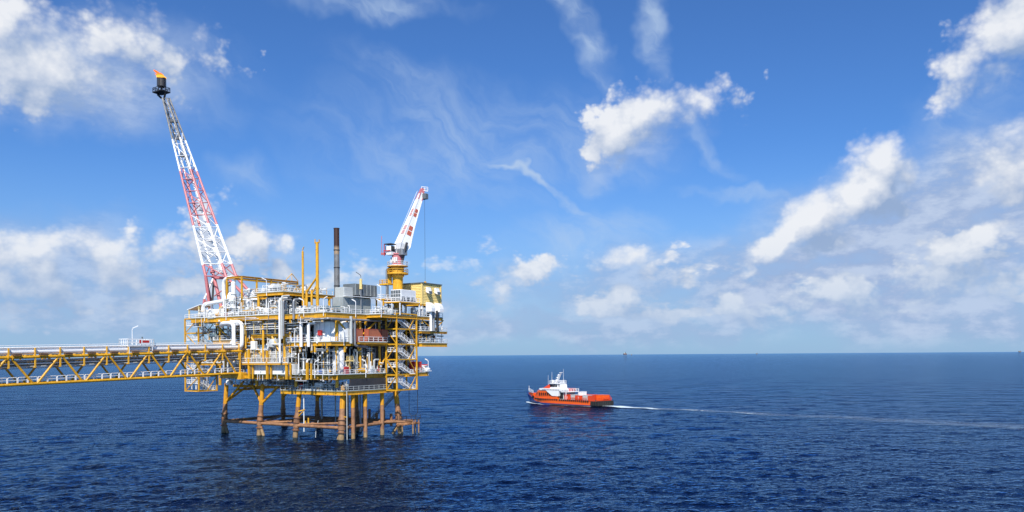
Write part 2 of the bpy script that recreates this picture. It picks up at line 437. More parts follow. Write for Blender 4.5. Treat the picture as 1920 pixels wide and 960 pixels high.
def sea_material():
    m, N, b = bsdf('sea_water'); nt = m.node_tree
    geo = nt.nodes.new('ShaderNodeNewGeometry'); P = geo.outputs['Position']
    big = N.noise(N.mapping(P, rot=R(20), scale=(95, 40, 1)), 1.0, 3, .5)
    col = N.mix(N.ramp(big, .3, .7), (.0005, .0022, .012, 1), (.0007, .0032, .018, 1))
    R1 = N.mapping(P, rot=R(28), scale=(1.0, .62, 1))
    n1 = N.noise(R1, .85, 3.5, .60)
    n2 = N.noise(N.mapping(P, rot=R(-14), scale=(1.5, .8, 1)), .22, 4, .6)
    n3 = N.noise(P, 2.6, 1, .5)
    h = N.math('ADD', N.math('MULTIPLY', n1, .55), N.math('ADD', N.math('MULTIPLY', n2, 1.1), N.math('MULTIPLY', n3, .10)))
    bp = nt.nodes.new('ShaderNodeBump'); bp.inputs['Strength'].default_value = .62; bp.inputs['Distance'].default_value = 1.0
    N.l.new(h, bp.inputs['Height']); nt.nodes.remove(b)
    df = nt.nodes.new('ShaderNodeBsdfDiffuse'); N.l.new(col, df.inputs['Color']); N.l.new(bp.outputs[0], df.inputs['Normal'])
    gl = nt.nodes.new('ShaderNodeBsdfGlossy'); gl.inputs['Roughness'].default_value = .05; gl.inputs['Color'].default_value = (.43, .70, 1.0, 1); N.l.new(bp.outputs[0], gl.inputs['Normal'])
    fr = nt.nodes.new('ShaderNodeFresnel'); fr.inputs['IOR'].default_value = 1.34; N.l.new(bp.outputs[0], fr.inputs['Normal'])
    # a rough sea never mirrors fully: wave crests hide the grazing facets
    k = N.math('DIVIDE', fr.outputs[0], N.math('MULTIPLY_ADD', fr.outputs[0], .12, 1.0))
    mx = nt.nodes.new('ShaderNodeMixShader'); N.l.new(k, mx.inputs[0]); N.l.new(df.outputs[0], mx.inputs[1]); N.l.new(gl.outputs[0], mx.inputs[2])
    N.l.new(mx.outputs[0], nt.nodes['Material Output'].inputs['Surface'])
    MATS['sea'] = m
sea_material()

def build_sea():
    az = np.concatenate([np.linspace(-180, -45, 28)[:-1], np.linspace(-45, -37, 40)[:-1], np.linspace(-37, 37, 860), np.linspace(37, 45, 40)[1:], np.linspace(45, 180, 28)[1:-1]])
    az = np.radians(az); rr = [2.0, 12, 30, 50, 70, 85]
    r = 92.0
    while r < 90000:
        rr.append(r); r += max(.40, r*r/31500*.72) if r < 2500 else r*.18
    rr = np.array(rr); na, nr = len(az), len(rr)
    A, RR = np.meshgrid(az, rr); X = RR*np.sin(A); Y = RR*np.cos(A)
    dr = np.gradient(rr); cell = np.maximum(dr[:, None]*.8, RR*np.gradient(az)[None, :]) * np.ones_like(RR)
    fade_side = np.clip((R(41)-np.abs(A))/R(4), 0, 1)
    Z = sea_height(X, Y, cell)*fade_side*np.clip((RR-60)/30, 0, 1)*np.clip((3000-RR)/1500, 0, 1)
    co = np.stack([X, Y, Z], -1).reshape(-1, 3)
    i = np.arange(nr-1)[:, None]*na; j = np.arange(na)[None, :]; j2 = (j+1) % na
    q = np.stack([i+j, i+na+j, i+na+j2, i+j2], -1).reshape(-1, 4)
    me = bpy.data.meshes.new('sea'); me.vertices.add(len(co)); me.vertices.foreach_set('co', co.astype(np.float32).ravel())
    me.loops.add(q.size); me.loops.foreach_set('vertex_index', q.astype(np.int32).ravel())
    me.polygons.add(len(q)); me.polygons.foreach_set('loop_start', np.arange(0, q.size, 4, dtype=np.int32))
    me.polygons.foreach_set('use_smooth', np.ones(len(q), dtype=bool))
    me.update(calc_edges=True); me.materials.append(MATS['sea'])
    if me.polygons[1000].normal.z < 0: me.flip_normals()
    o = bpy.data.objects.new('sea', me); link(o); tag(o, 'deep blue open sea with short wind chop', kind='structure')
    print('sea verts', len(co))
build_sea()

# ================================================================== PLATFORM
plat = thing('production_platform', 'large yellow and white offshore production platform standing on rusty legs in the sea', 'platform')
V3 = Vector
# ---- jacket legs (positions at the water line and under the deck)
LEGS = [((0.3, 0.2), (0.1, 1.2), .74, .64), ((-16.2, .6), (-14.6, .9), .66, .58), ((-30.2, .9), (-28.8, 1.0), .64, .56), ((-45.2, 1.4), (-43.6, 1.2), .64, .56),
        ((0.3, 23.2), (-.9, 22.4), .72, .64), ((-15.2, 22.8), (-14.8, 22.3), .6, .52), ((-30.6, 22.8), (-30.0, 22.3), .6, .52), ((-44.8, 22.8), (-44.3, 22.3), .6, .52)]
Z3 = []
for (bx, by), (tx, ty), rb, rt in LEGS:
    b0 = V3((bx, by, 0)); t0 = V3((tx, ty, 13.4)); d = (t0-b0)/13.4
    m = MB(); f = lambda z: b0 + d*z
    m.tube(f(-6), f(2.6), rb*1.02, n=14).tube(f(2.6), f(5.2), rb*1.25, rb*1.2, n=14).tube(f(5.2), f(6.4), rb*1.2, rt*1.12, n=14).tube(f(6.4), f(13.6), rt*1.1, rt, n=14)
    leg = part('jacket_leg', m, 'jacket', plat, smooth=True)
    for z in (1.9, 3.9, 5.1): part('pile_ring', MB().tube(f(z-.08), f(z+.08), rb*1.55, n=14), 'rusty', leg)
    Z3.append(f(3.1))
# conductors and slimmer legs along the right side
for (x, y, r) in ((.6, 4.2, .50), (.4, 9.0, .52), (.2, 15.8, .54), (-13.5, 17, .5), (-6, 12, .36), (-9, 15, .36)):
    part('conductor', MB().tube((x, y, -5), (x, y, 13.4), r, n=12), 'jacket', plat, smooth=True)
# horizontals and plan bracing three metres above the sea
def hb(a, b, r=.42, dz=0.0): part('jacket_brace', MB().tube(a+V3((0, 0, dz)), b+V3((0, 0, dz)), r, n=10), 'jacket', plat, smooth=True)
for a, b in ((0, 1), (1, 2), (2, 3), (4, 5), (5, 6), (6, 7), (0, 4), (1, 5), (2, 6), (3, 7)): hb(Z3[a], Z3[b])
hb(Z3[0]+V3((-.3, -.1, 1.2)), Z3[1]+V3((.3, .1, .2)), .30)
for a, b in ((0, 5), (1, 4), (2, 5), (2, 7)): hb(Z3[a], Z3[b], .32, .1)
for i, (dx, dy) in enumerate(((-3.2, .2), (0, 0), (2.8, .3), (2.8, .3), (-2.6, -3.2), (2, 2), (2, 2), (2, 2))):   # diagonals running down under water
    if dx: hb(Z3[i]+V3((0, 0, -.4)), V3((Z3[i].x+dx, Z3[i].y+dy, -4)), .42)
for i in (4,): hb(Z3[i], Z3[i]+V3((3.3, 2.0, .2)), .42)
# knee braces under the deck on the left part
def kb(a, b, r=.33): part('knee_brace', MB().tube(a, b, r, n=10), 'jacket', plat, smooth=True)
L0 = lambda i, z: V3((LEGS[i][0][0], LEGS[i][0][1], 0)).lerp(V3((LEGS[i][1][0], LEGS[i][1][1], 13.4)), z/13.4)
kb(L0(3, 8.3), V3((-37.5, 2.0, 14.2))); kb(L0(3, 8.3), V3((-40.5, 8, 14.0)), .28)
kb(L0(2, 8.5), V3((-34.6, 2.0, 14.2))); kb(L0(2, 8.3), V3((-23.5, 1.5, 13.0)))
kb(V3((-23.5, 1.5, 13.0)), L0(6, 9.5), .28); kb(L0(7, 8.5), V3((-38, 22, 14)), .28); kb(L0(6, 8.5), V3((-24, 22, 14)), .28); kb(L0(5, 8.8), V3((-20, 22, 13.5)), .28)
part('jacket_brace', MB().tube((-44, 4, 12.9), (-18, 4, 12.6), .38, n=10), 'jacket', plat, smooth=True)
part('jacket_brace', MB().tube((-44, 21, 12.9), (-2, 21, 12.6), .38, n=10), 'jacket', plat, smooth=True)
part('jacket_brace', MB().tube((-40, 1.6, 11.9), (-40, 21, 12.2), .30, n=10), 'jacket', plat, smooth=True)
# risers and caissons between the legs
for (x, y, z0, z1, r, mt) in ((-22, 16, -3, 12, .33, 'steel'), (-13.0, .6, 1.6, 12.0, .13, 'pipe_white'), (1.9, .6, -2, 12.4, .11, 'light_grey'), (-11, 10, 1, 12, .2, 'steel'), (-4, 12, 1, 12, .28, 'steel'), (-8.4, 18, 1, 12, .25, 'dark'), (-2.4, 19, 2, 12, .2, 'dark')):
    part('riser', MB().tube((x, y, z0), (x, y, z1), r, n=8), mt, plat, smooth=True)
part('riser_clamp', MB().beam((-14.8, .5, 6.8), (-12.6, .5, 7.3), .25, .3).beam((-14.8, .5, 5.6), (-12.9, .5, 7.0), .2, .2), 'yellow', plat)
part('riser_clamp', MB().tube((-11.6, .8, 3.2), (-11.6, .8, 5.2), .22, n=8).tube((-12.7, .8, 3.2), (-12.7, .8, 4.4), .22, n=8), 'yellow', plat)
part('riser_clamp', MB().beam((.3, .5, 5.9), (1.9, .6, 5.9), .2, .2), 'yellow', plat)
part('spray_pipe', MB().pipe([(-9.3, 2, 4.5), (-9.3, 1.2, 2.6), (-9.3, 1.0, .2)], .05, 6), 'white', plat)
# boat landing at the back right
bl = MB()
for k in range(6): bl.tube((1.2+k*.5, 26.5, 2.4), (1.2+k*.5, 20.5, 2.4), .16, n=6)
for y in (21, 23.5, 26): bl.tube((1.0, y, 2.6), (4.6, y, 2.6), .28, n=8)
for x, y in ((2.8, 21), (4.4, 23.5), (3.2, 26), (4.4, 26)): bl.tube((x, y, -2), (x, y, 3.6), .2, n=8)
part('boat_landing', bl, 'jacket', plat)
part('railing', MB().rail([(1.4, 20.6, 3.6), (4.6, 20.6, 3.6), (4.6, 26.5, 3.6)], r=.06), 'dark', plat)
for k in range(5): part('landing_pile', MB().tube((-10+2.6*k, 22.3, 1.8), (-10+2.6*k, 22.3, 5.2 if k % 2 else 6.2), .4, n=8), 'jacket', plat)
for k in range(7): part('landing_beam', MB().tube((-30+4*k, 18-k*.7, 3.2), (-18+4*k, 22-k*.6, 3.6), .25, n=6), 'jacket', plat)
# gangway stair to the landing
gw = MB(); a, b = V3((-1.5, 24.5, 11.2)), V3((-9, 21.5, 3.6))
for o in (0, 1.0): gw.beam(a+V3((0, o, 0)), b+V3((0, o, 0)), .12, .3).beam(a+V3((0, o, 1.1)), b+V3((0, o, 1.1)), .08, .08)
for k in range(18):
    p = a.lerp(b, k/17); gw.beam(p, p+V3((0, 1, 0)), .3, .05)
    if k % 3 == 0: gw.beam(p, p+V3((0, 0, 1.1)), .07, .07)
part('gangway', gw, 'steel', plat)

# ---- decks
YD, YR = 'yellow', 'yellow_rail'
def deck(x0, x1, y0, y1, z, bh=1.0, front=True, right=True, back=False, left=True, mat='deck_green', rails='frb', step=3.0, setback=.0):
    d = part('deck', MB().box((x0, y0+.02, z-.14), (x1-.02, y1, z)), mat, plat)
    e = .14
    zb = z-.16-bh/2
    if front: part('edge_beam', MB().ibeam((x0, y0+.2+setback, zb), (x1, y0+.2+setback, zb), .4, bh), YD, plat)
    if right: part('edge_beam', MB().ibeam((x1-.2-setback, y0+.42, zb-.003), (x1-.2-setback, y1, zb-.003), .4, bh), YD, plat)
    if left: part('edge_beam', MB().ibeam((x0+.2, y0+.42, zb-.003), (x0+.2, y1, zb-.003), .4, bh), YD, plat)
    if back: part('edge_beam', MB().ibeam((x0+.42, y1-.2, zb), (x1-.42, y1-.2, zb), .4, bh), YD, plat)
    n = max(1, int((x1-x0)/step))
    for i in range(1, n):
        x = x0+(x1-x0)*i/n
        part('floor_beam', MB().beam((x, y0+.5, z-.16-bh*.35), (x, y1-.5, z-.16-bh*.35), .25, bh*.7), 'yellow', plat)
    return d
def railing(pts, mat='white', parent=None, h=1.15, r=.055, gap=1.9, **k):
    return part('railing', MB().rail([V3(p) for p in pts], h=h, r=r, gap=gap, **k), mat, parent or plat)

D0, D1, D2, D3, D4 = 12.25, 16.45, 24.6, 31.75, 37.75
deck(-20.6, 1.5, -.4, 19, D0, .85)                        # hanging sub-cellar deck
railing([(-20.6, -.3, D0), (1.4, -.3, D0)], 'light_grey'); railing([(1.4, -.3, D0), (1.4, 19, D0)], 'light_grey')
deck(-41.0, 1.6, -3.4, 31, D1, 1.1, setback=.9)                         # cellar deck
deck(-15.0, .6, -3.5, 33, D2, .85)                          # production deck
deck(-29.6, -15.03, -2.2, 31, 27.0, .9)
deck(-44.5, -29.63, -2.6, 31, 25.6, 1.0)
deck(-50.7, .4, -5.0, 31, D3, 1.15, step=3.2)               # main deck
deck(-26.4, -16.5, -3.0, 17, D4, .75)                       # top module roof
deck(-38.0, -26.43, 1.0, 17, 37.2, .6, left=True)
deck(.42, 5.2, 9.5, 36.5, D3-.02, .7, left=False)           # crane side extension
deck(1.62, 4.4, 21, 31, D1-.03, .9, left=False)
deck(.62, 5.2, 26.5, 38.5, 27.8, .5, left=False)
deck(.62, 5.2, 26.5, 38.5, 24.5, .9, left=False)
deck(-50.5, -41.02, -2.8, 10, 19.4, .5)
# underside brackets of the decks (short yellow stubs seen in the photograph)
for x in (-13.8, -10.2, -6.2, -5.0, -.9): part('bracket', MB().beam((x, -3.2, 23.6), (x, -3.2, 22.0), .42, .42), YD, plat)
for y in (1.5, 6.5): part('bracket', MB().beam((.5, y, 23.6), (.5, y, 22.0), .42, .42), YD, plat)
for x in (-47, -40, -36, -12, -9, -5, -1): part('bracket', MB().beam((x, -4.6, 30.5), (x, -4.6, 29.4), .45, .5), YD, plat)
for y in (-1, 2.5, 6.2, 9.6): part('bracket', MB().beam((.2, y, 30.5), (.2, y, 28.9), .5, .45), YD, plat)
# ---- columns
def column(x, y, z0, z1, r=.42, mat=YD): part('column', MB().tube((x, y, z0), (x, y, z1), r, n=10), mat, plat, smooth=True)
for x in (-44.3, -29.5, -14.7, -.4):
    for y in (-.4, 22.3): column(x, y, 13.2, D3-1.2)
for x, y in ((-41.6, -2.4), (-31.4, -3.4), (-30.0, -3.6), (-23.2, -3.6), (-15.4, -3.6), (-22.0, -.4), (-37, -.4)): column(x, y, D1 if y > -3 else 19.6, D3-1.2, .30)
for y in (7.5, 15.0): column(.1, y, 13.2, D3-1.2, .36)
for x, y in ((-44.3, 11), (-29.5, 11), (-14.7, 11)): column(x, y, 13.2, D3-1.2)
for x, y in ((-26.0, -2.6), (-16.9, -2.6), (-16.9, 5), (-16.9, 14), (-26, 8)): column(x, y, D3, D4-.9, .36)
for a, b, r in (((-28.4, -3, 26.2), (-24.6, -3, 21.2), .26), ((-20.6, -3, 26.2), (-17.4, -3, 21.6), .26), ((.2, -1, 30.2), (.2, 4.3, 25.8), .26), ((-30.8, -3, 23.5), (-29.6, -3, 26.0), .2),
                ((-43.8, -2.4, 30), (-38, -2.4, 26.2), .2), ((.3, 13.8, 30.3), (.3, 7.9, 26.2), .24), ((.3, 19, 23.5), (.3, 15.2, 18), .24), ((-43.8, -.4, 24.6), (-37.4, -.4, 19), .24), ((4.9, 27, 31), (4.9, 32, 28.2), .14), ((4.9, 37, 31), (4.9, 33, 28.2), .14)):
    part('brace', MB().tube(a, b, r, n=8), YD, plat, smooth=True)
# the stout double stanchions along the cellar deck and the walkway above the white tank wall
for px in (467, 501, 537.5, 576):
    p = PX  # placed where the line of sight meets the front plane of the deck
    x = PY(px, 690, -4.0).x
    top = 23.0 if px < 480 else (22.6 if px < 510 else 19.5)
    c = part('stanchion', MB().beam((x, -4.0, 15.2), (x, -4.0, top), .55, .5), YD, plat)
    part('stanchion', MB().beam((x+.95, -3.6, 15.2), (x+.95, -3.6, 19.3), .35, .35), YD, plat)
part('walkway', MB().box((-31, -4.2, 19.3), (-13.4, -1.2, 19.5)), 'light_grey', plat)
part('edge_beam', MB().ibeam((-31, -4.25, 19.1), (-13.4, -4.25, 19.1), .3, .38), YR, plat)
railing([(-31, -4.2, 19.5), (-13.5, -4.2, 19.5)], 'white')
for k, z in enumerate((20.9, 21.35, 21.8, 22.2)):
    part('rack_pipe', MB().tube((-33.5, -3.2+k*.25, z), (-12.5, -3.2+k*.25, z), .13, n=8), 'pipe_white', plat, smooth=True)
part('pipe', MB().pipe([(-36, -3.6, 22.9), (-21.5, -3.6, 22.9), (-21.3, -3.6, 24.2), (-16, -3.6, 24.2), (-15.8, -3.6, 21)], .17), 'pipe_white', plat, smooth=True)
for x in (-29, -26.5, -24, -20.5, -18, -14.6): part('pipe_post', MB().beam((x, -3.9, 19.5), (x, -3.9, 22.6), .12, .12), 'cream', plat)
# five level pipe rack under the main deck, left of the tall grey pipes
for k, z in enumerate((28.2, 28.75, 29.3, 29.85, 30.3)):
    part('rack_pipe', MB().tube((-35.5, -3.8+k*.2, z), (-15.5, -3.8+k*.2, z), .15, n=8), 'pipe_white', plat, smooth=True)
for x in (-33.8, -29.6, -26.2, -23.7, -21.2, -18.2): part('pipe_post', MB().beam((x, -4.1, 26.9), (x, -4.1, 30.5), .12, .12), 'cream', plat)
for k, z in enumerate((28.0, 28.9, 29.7)):
    part('rack_pipe', MB().tube((-14.6, -3.2, z), (-10.6, -3.2, z), .16, n=8), 'pipe_white', plat, smooth=True)
# tall grey-white risers climbing the front
for x, r, z0, z1, mt in ((-15.2, .30, 19.6, 35.6, 'pipe_white'), (-14.4, .24, 25.5, 36.2, 'light_grey'), (-13.8, .22, 26.2, 35.2, 'steel'), (-10.2, .30, 30.2, 35.2, 'steel')):
    part('riser', MB().pipe([(x, -5.3, z0), (x, -5.3, z1), (x+.2, -3.0, z1+.3)], r, 10), mt, plat, smooth=True)
for x, z0, z1, r in ((-8.7, 23.4, 30.2, .42), (-6.1, 23.4, 29.3, .40), (-34.9, 19.5, 25.2, .3)):
    part('riser', MB().pipe([(x, -4.3, z0), (x, -4.3, z1), (x+1.6, -3.4, z1)], r, 10), 'white_clean', plat, smooth=True)
part('riser', MB().tube((1.3, 2.9, 24.2), (1.3, 2.9, 31.0), .38, n=10), 'light_grey', plat, smooth=True)
part('pipe', MB().pipe([(1.2, -4.0, 30.1), (1.2, 4.4, 30.1), (1.2, 4.4, 23.6), (1.2, 9.0, 23.4)], .32, 10), 'steel', plat, smooth=True)
part('pipe', MB().pipe([(-9.2, -4.8, 30.2), (1.0, -4.8, 30.2), (1.0, 14, 30.2)], .30, 10), 'steel', plat, smooth=True)
# U shaped white boxes near the bridge landing
part('valve_cabinet', MB().cbox((-27.4, -4.2, 22.9), (-25.8, -3.2, 25.1)), 'white_clean', plat)
part('sump_tank', MB().lathe((-20.6, -2.4, 23.3), [(0, 0), (1.3, .2), (1.5, 1.2), (1.1, 2.2), (0, 2.6)], 16), 'light_grey', plat, smooth=True)
# ---- railings on every deck edge
z = D3
railing([(-50.6, -4.95, z), (-29, -4.95, z)]); railing([(-29, -4.95, z), (-15.8, -4.95, z)]); railing([(-12, -4.95, z), (.3, -4.95, z)])
railing([(.3, -4.95, z), (.3, 9.5, z)]); railing([(.3, 9.5, z), (5.1, 9.5, z)]); railing([(5.1, 9.5, z), (5.1, 15.6, z)]); railing([(5.1, 25, z), (5.1, 36.4, z)]); railing([(-50.6, -4.95, z), (-50.6, 30, z)])
railing([(-6.9, -3.45, D2), (.5, -3.45, D2)]); railing([(-14.9, -3.45, D2), (-6.9, -3.45, D2)]); railing([(.5, -3.45, D2), (.5, 4.6, D2)]); railing([(2.2, 4.8, D2), (2.2, 15.8, D2)], h=1.3)
railing([(-29.5, -2.15, 27), (-15.1, -2.15, 27)]); railing([(-44.4, -2.55, 25.6), (-29.7, -2.55, 25.6)])
railing([(-12.8, -3.35, D1), (1.5, -3.35, D1)]); railing([(1.5, -3.35, D1), (1.5, 15.5, D1)]); railing([(-40.9, -3.35, D1), (-31, -3.35, D1)])
railing([(4.3, 25, D1), (4.3, 30.9, D1)]); railing([(4.3, 30.9, D1), (1.7, 30.9, D1)])
for zz in (27.8, 24.5):
    railing([(.8, 26.6, zz), (5.1, 26.6, zz)]); railing([(5.1, 26.6, zz), (5.1, 38.4, zz)]); railing([(5.1, 38.4, zz), (.8, 38.4, zz)])
railing([(-26.3, -2.95, D4), (-16.6, -2.95, D4)]); railing([(-16.6, -2.95, D4), (-16.6, 16.9, D4)]); railing([(-37.9, 1.05, 37.2), (-26.5, 1.05, 37.2)])
railing([(-50.4, -2.75, 19.4), (-41.1, -2.75, 19.4)])
deck(1.62, 2.35, 4.8, 15.7, D2-.02, .35, left=False, step=9)
# ---- walls added to close the view, near-black to stand for deck shade
def wall(a, b, mat, name='shade_wall'): return part(name, MB().box(a, b), mat, plat)
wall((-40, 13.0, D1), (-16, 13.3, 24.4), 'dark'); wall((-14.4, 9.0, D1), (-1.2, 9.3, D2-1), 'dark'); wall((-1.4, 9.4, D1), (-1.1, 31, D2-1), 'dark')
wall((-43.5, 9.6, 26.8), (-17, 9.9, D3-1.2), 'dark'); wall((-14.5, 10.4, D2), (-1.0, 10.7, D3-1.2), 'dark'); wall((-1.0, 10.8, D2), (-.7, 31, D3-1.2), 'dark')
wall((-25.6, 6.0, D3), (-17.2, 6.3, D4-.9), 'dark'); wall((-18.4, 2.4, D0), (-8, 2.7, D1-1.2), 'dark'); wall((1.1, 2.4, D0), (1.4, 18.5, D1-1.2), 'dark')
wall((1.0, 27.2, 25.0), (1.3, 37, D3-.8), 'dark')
part('blast_wall', MB().box((1.9, 25.6, 17), (2.2, 27.0, 31)), 'light_grey', plat)
# ribs on these walls, darkened likewise for the shade
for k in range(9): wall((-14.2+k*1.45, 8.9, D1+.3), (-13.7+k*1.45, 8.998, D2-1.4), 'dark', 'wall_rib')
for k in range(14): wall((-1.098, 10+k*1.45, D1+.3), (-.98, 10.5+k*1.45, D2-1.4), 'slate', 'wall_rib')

# ---- small-bore piping, cable runs and instruments, too fine to pick apart
def fine(x0, x1, y0, y1, z0, z1, n, dark=.15):
    ms = {'white': MB(), 'light_grey': MB(), 'slate': MB(), 'yellow_rail': MB()}
    for i in range(n):
        k = rnd.random(); mt = 'slate' if k < dark else ('yellow_rail' if k < dark+.08 else ('light_grey' if k < dark+.33 else 'white')); m = ms[mt]
        x, y, z = rnd.uniform(x0, x1), y0+(y1-y0)*rnd.random()**1.5, z0+(z1-z0)*rnd.random()**1.4; q = rnd.random(); r_ = rnd.uniform(.035, .09)
        if q < .30: m.beam((x, y, z0), (x, y, min(z1, z+rnd.uniform(.5, 2))), r_*1.6, r_*1.6)
        elif q < .62: m.beam((x, y, z), (min(x1, x+rnd.uniform(1, 6)), y, z), r_*1.6, r_*1.6)
        elif q < .76: m.beam((x, y, z), (x, min(y1, y+rnd.uniform(1, 4)), z), r_*1.8, r_*1.8)
        elif q < .92: a = rnd.uniform(.12, .38); m.box((x, y, z), (x+a, y+a*.8, z+a*rnd.uniform(.8, 2)))
        else: m.lathe((x, y, z), [(0, 0), (.3, .02), (.3, .1), (0, .12)], 8, rnd.choice('xyz'))
    for mt, m in ms.items():
        if m.v: part('instrument_piping', m, mt, plat, kind='stuff')
rnd = random.Random(23)
fine(-50, -39, -4.4, 5, D3, D3+2.6, 90); fine(-39, -26.6, -4.5, 4, D3, D3+5.2, 230); fine(-26, -17, -2.8, 4, D3, D4-1, 170, .2); fine(-30, -15.5, -4.6, -3, D3, D3+1.8, 60)
fine(-37.8, -26.6, 1.2, 12, 37.2, 39.6, 90); fine(-26, -17, -2.7, 14, D4, D4+2.2, 100); fine(-15.5, -.5, -4, 5, D3, D3+1.8, 90); fine(.6, 4.8, 9.8, 35, D3, D3+2.2, 90)
fine(-44, -30, -2.2, 6, 25.7, 30.2, 110, .25); fine(-29, -15.5, -1.8, 6, 27.1, 30.4, 90, .25); fine(-14.6, -9.8, -3, 4, D2, D3-1.4, 60, .2); fine(-31, -13, -3, 6, 19.6, 26, 200, .2)
fine(-40.5, -29.5, -3, 6, D1, 24.4, 240, .2); fine(-13, 1.2, -2.8, 7, D1, D2-1.1, 190, .25); fine(-.8, 1.3, 5, 30, D1, D2-1.2, 120, .3); fine(-.5, .4, 5, 30, D2, D3-1.2, 90, .3)
fine(-20, 1.2, -.2, 2, D0, D1-1.2, 110, .4); fine(-43, -20, 0, 10, 13.4, 15.2, 120, .5); fine(1.0, 4.9, 27, 38, 24.6, 31, 130, .3); fine(-54.6, -49.6, -3, 2, 12, 31, 60, .1); fine(1.8, 4.2, 25, 30.8, D1, D1+1.6, 30)
fine(-50, 0, -5.25, -5.05, 29.3, 31.6, 70, .3); fine(-40, 1.2, -3.75, -3.5, 14.8, 16.6, 50, .4); fine(-14.8, .4, -3.8, -3.6, 22.4, 24.4, 30, .4)
rnd = random.Random(6)

# ---- yellow gantry over the top module
gm = 'yellow'
gz = 42.35
for a, b in (((-38, -3, gz), (-32, -3, gz)), ((-32, -3, gz), (-32, 17, gz)), ((-38, -3, gz), (-38, 17, gz))):
    part('gantry_beam', MB().ibeam(a, b, .5, .5), gm, plat)
part('gantry_beam', MB().beam((-32, -3, gz-.75), (-32, 17, gz-.75), .3, .22), gm, plat)
part('festoon', MB().beam((-31.9, -2.6, gz-.48), (-31.9, 16.6, gz-.48), .12, .22), 'hatch', plat)
for y in (-3, 2, 7, 12, 16.8): part('gantry_post', MB().beam((-32, y, 37.2 if y > 0 else D3), (-32, y, gz-.27), .38, .38), gm, plat)
for y in (-3, 16.8): part('gantry_post', MB().beam((-38, y, D3), (-38, y, gz-.27), .38, .38), gm, plat)
part('gantry_peak', MB().tube((-32, 12.4, gz+.3), (-32, 14.6, gz+2.3), .1).tube((-32, 17, gz+.3), (-32, 14.6, gz+2.3), .1).tube((-32, 14.6, gz+.3), (-32, 14.6, gz+2.3), .07), YR, plat)

# ---- vessels, pipes, valves, cabinets: the dense plant on every deck
def vessel_v(x, y, z, r, h, mat='white', name='vessel'):
    return part(name, MB().lathe((x, y, z), [(r*.8, 0), (r*.8, .15), (r, .2), (r, h-r*.5), (r*.85, h-r*.2), (r*.45, h), (0, h+.02)], 16), mat, plat, smooth=True)
def vessel_h(x, y, z, r, l, axis='x', mat='white', name='drum'):
    m = MB().lathe((x, y, z), [(0, 0), (r*.6, .08), (r, r*.45), (r, l-r*.45), (r*.6, l-.08), (0, l)], 14, axis)
    v = part(name, m, mat, plat, smooth=True)
    s = MB()
    for t in (.22, .78):
        if axis == 'x': s.box((x+l*t-.12, y-r*.7, z-r-.5), (x+l*t+.12, y+r*.7, z-r*.5))
        else: s.box((x-r*.7, y+l*t-.12, z-r-.5), (x+r*.7, y+l*t+.12, z-r*.5))
    part('saddle', s, 'light_grey', v); return v
def pump(x, y, z, mat='white'):
    m = MB().cbox((x-.7, y-.4, z), (x+.7, y+.4, z+.25), .04).lathe((x-.6, y, z+.65), [(0, 0), (.34, .02), (.36, .1), (.36, .75), (.2, .85), (.2, 1.0), (.42, 1.02), (.42, 1.25), (0, 1.3)], 10, 'x').tube((x+.5, y, z+.7), (x+.5, y, z+1.5), .12)
    part('pump', m, mat, plat)
def valve(x, y, z, r=.3, mat='red'):
    m = MB().tube((x, y, z-.5), (x, y, z+.45), .09).lathe((x, y, z+.4), [(r, 0), (r, .08), (r*.6, .09), (r*.6, 0)], 10).tube((x-.3, y, z-.5), (x+.3, y, z-.5), .22, n=8)
    part('valve', m, mat, plat)
def cabinet(x, y, z, w, d, h, mat='white'):
    c = part('cabinet', MB().cbox((x, y, z), (x+w, y+d, z+h), .05), mat, plat)
    if w > .9: part('cabinet_door', MB().box((x+.08, y-.03, z+.12), (x+w*.48, y-.002, z+h-.15)).box((x+w*.52, y-.03, z+.12), (x+w-.08, y-.002, z+h-.15)), mat, c)
rnd = random.Random(5)
PM = ['pipe_white']*7 + ['white']*3 + ['light_grey']*3 + ['steel']*2 + ['yellow_rail']
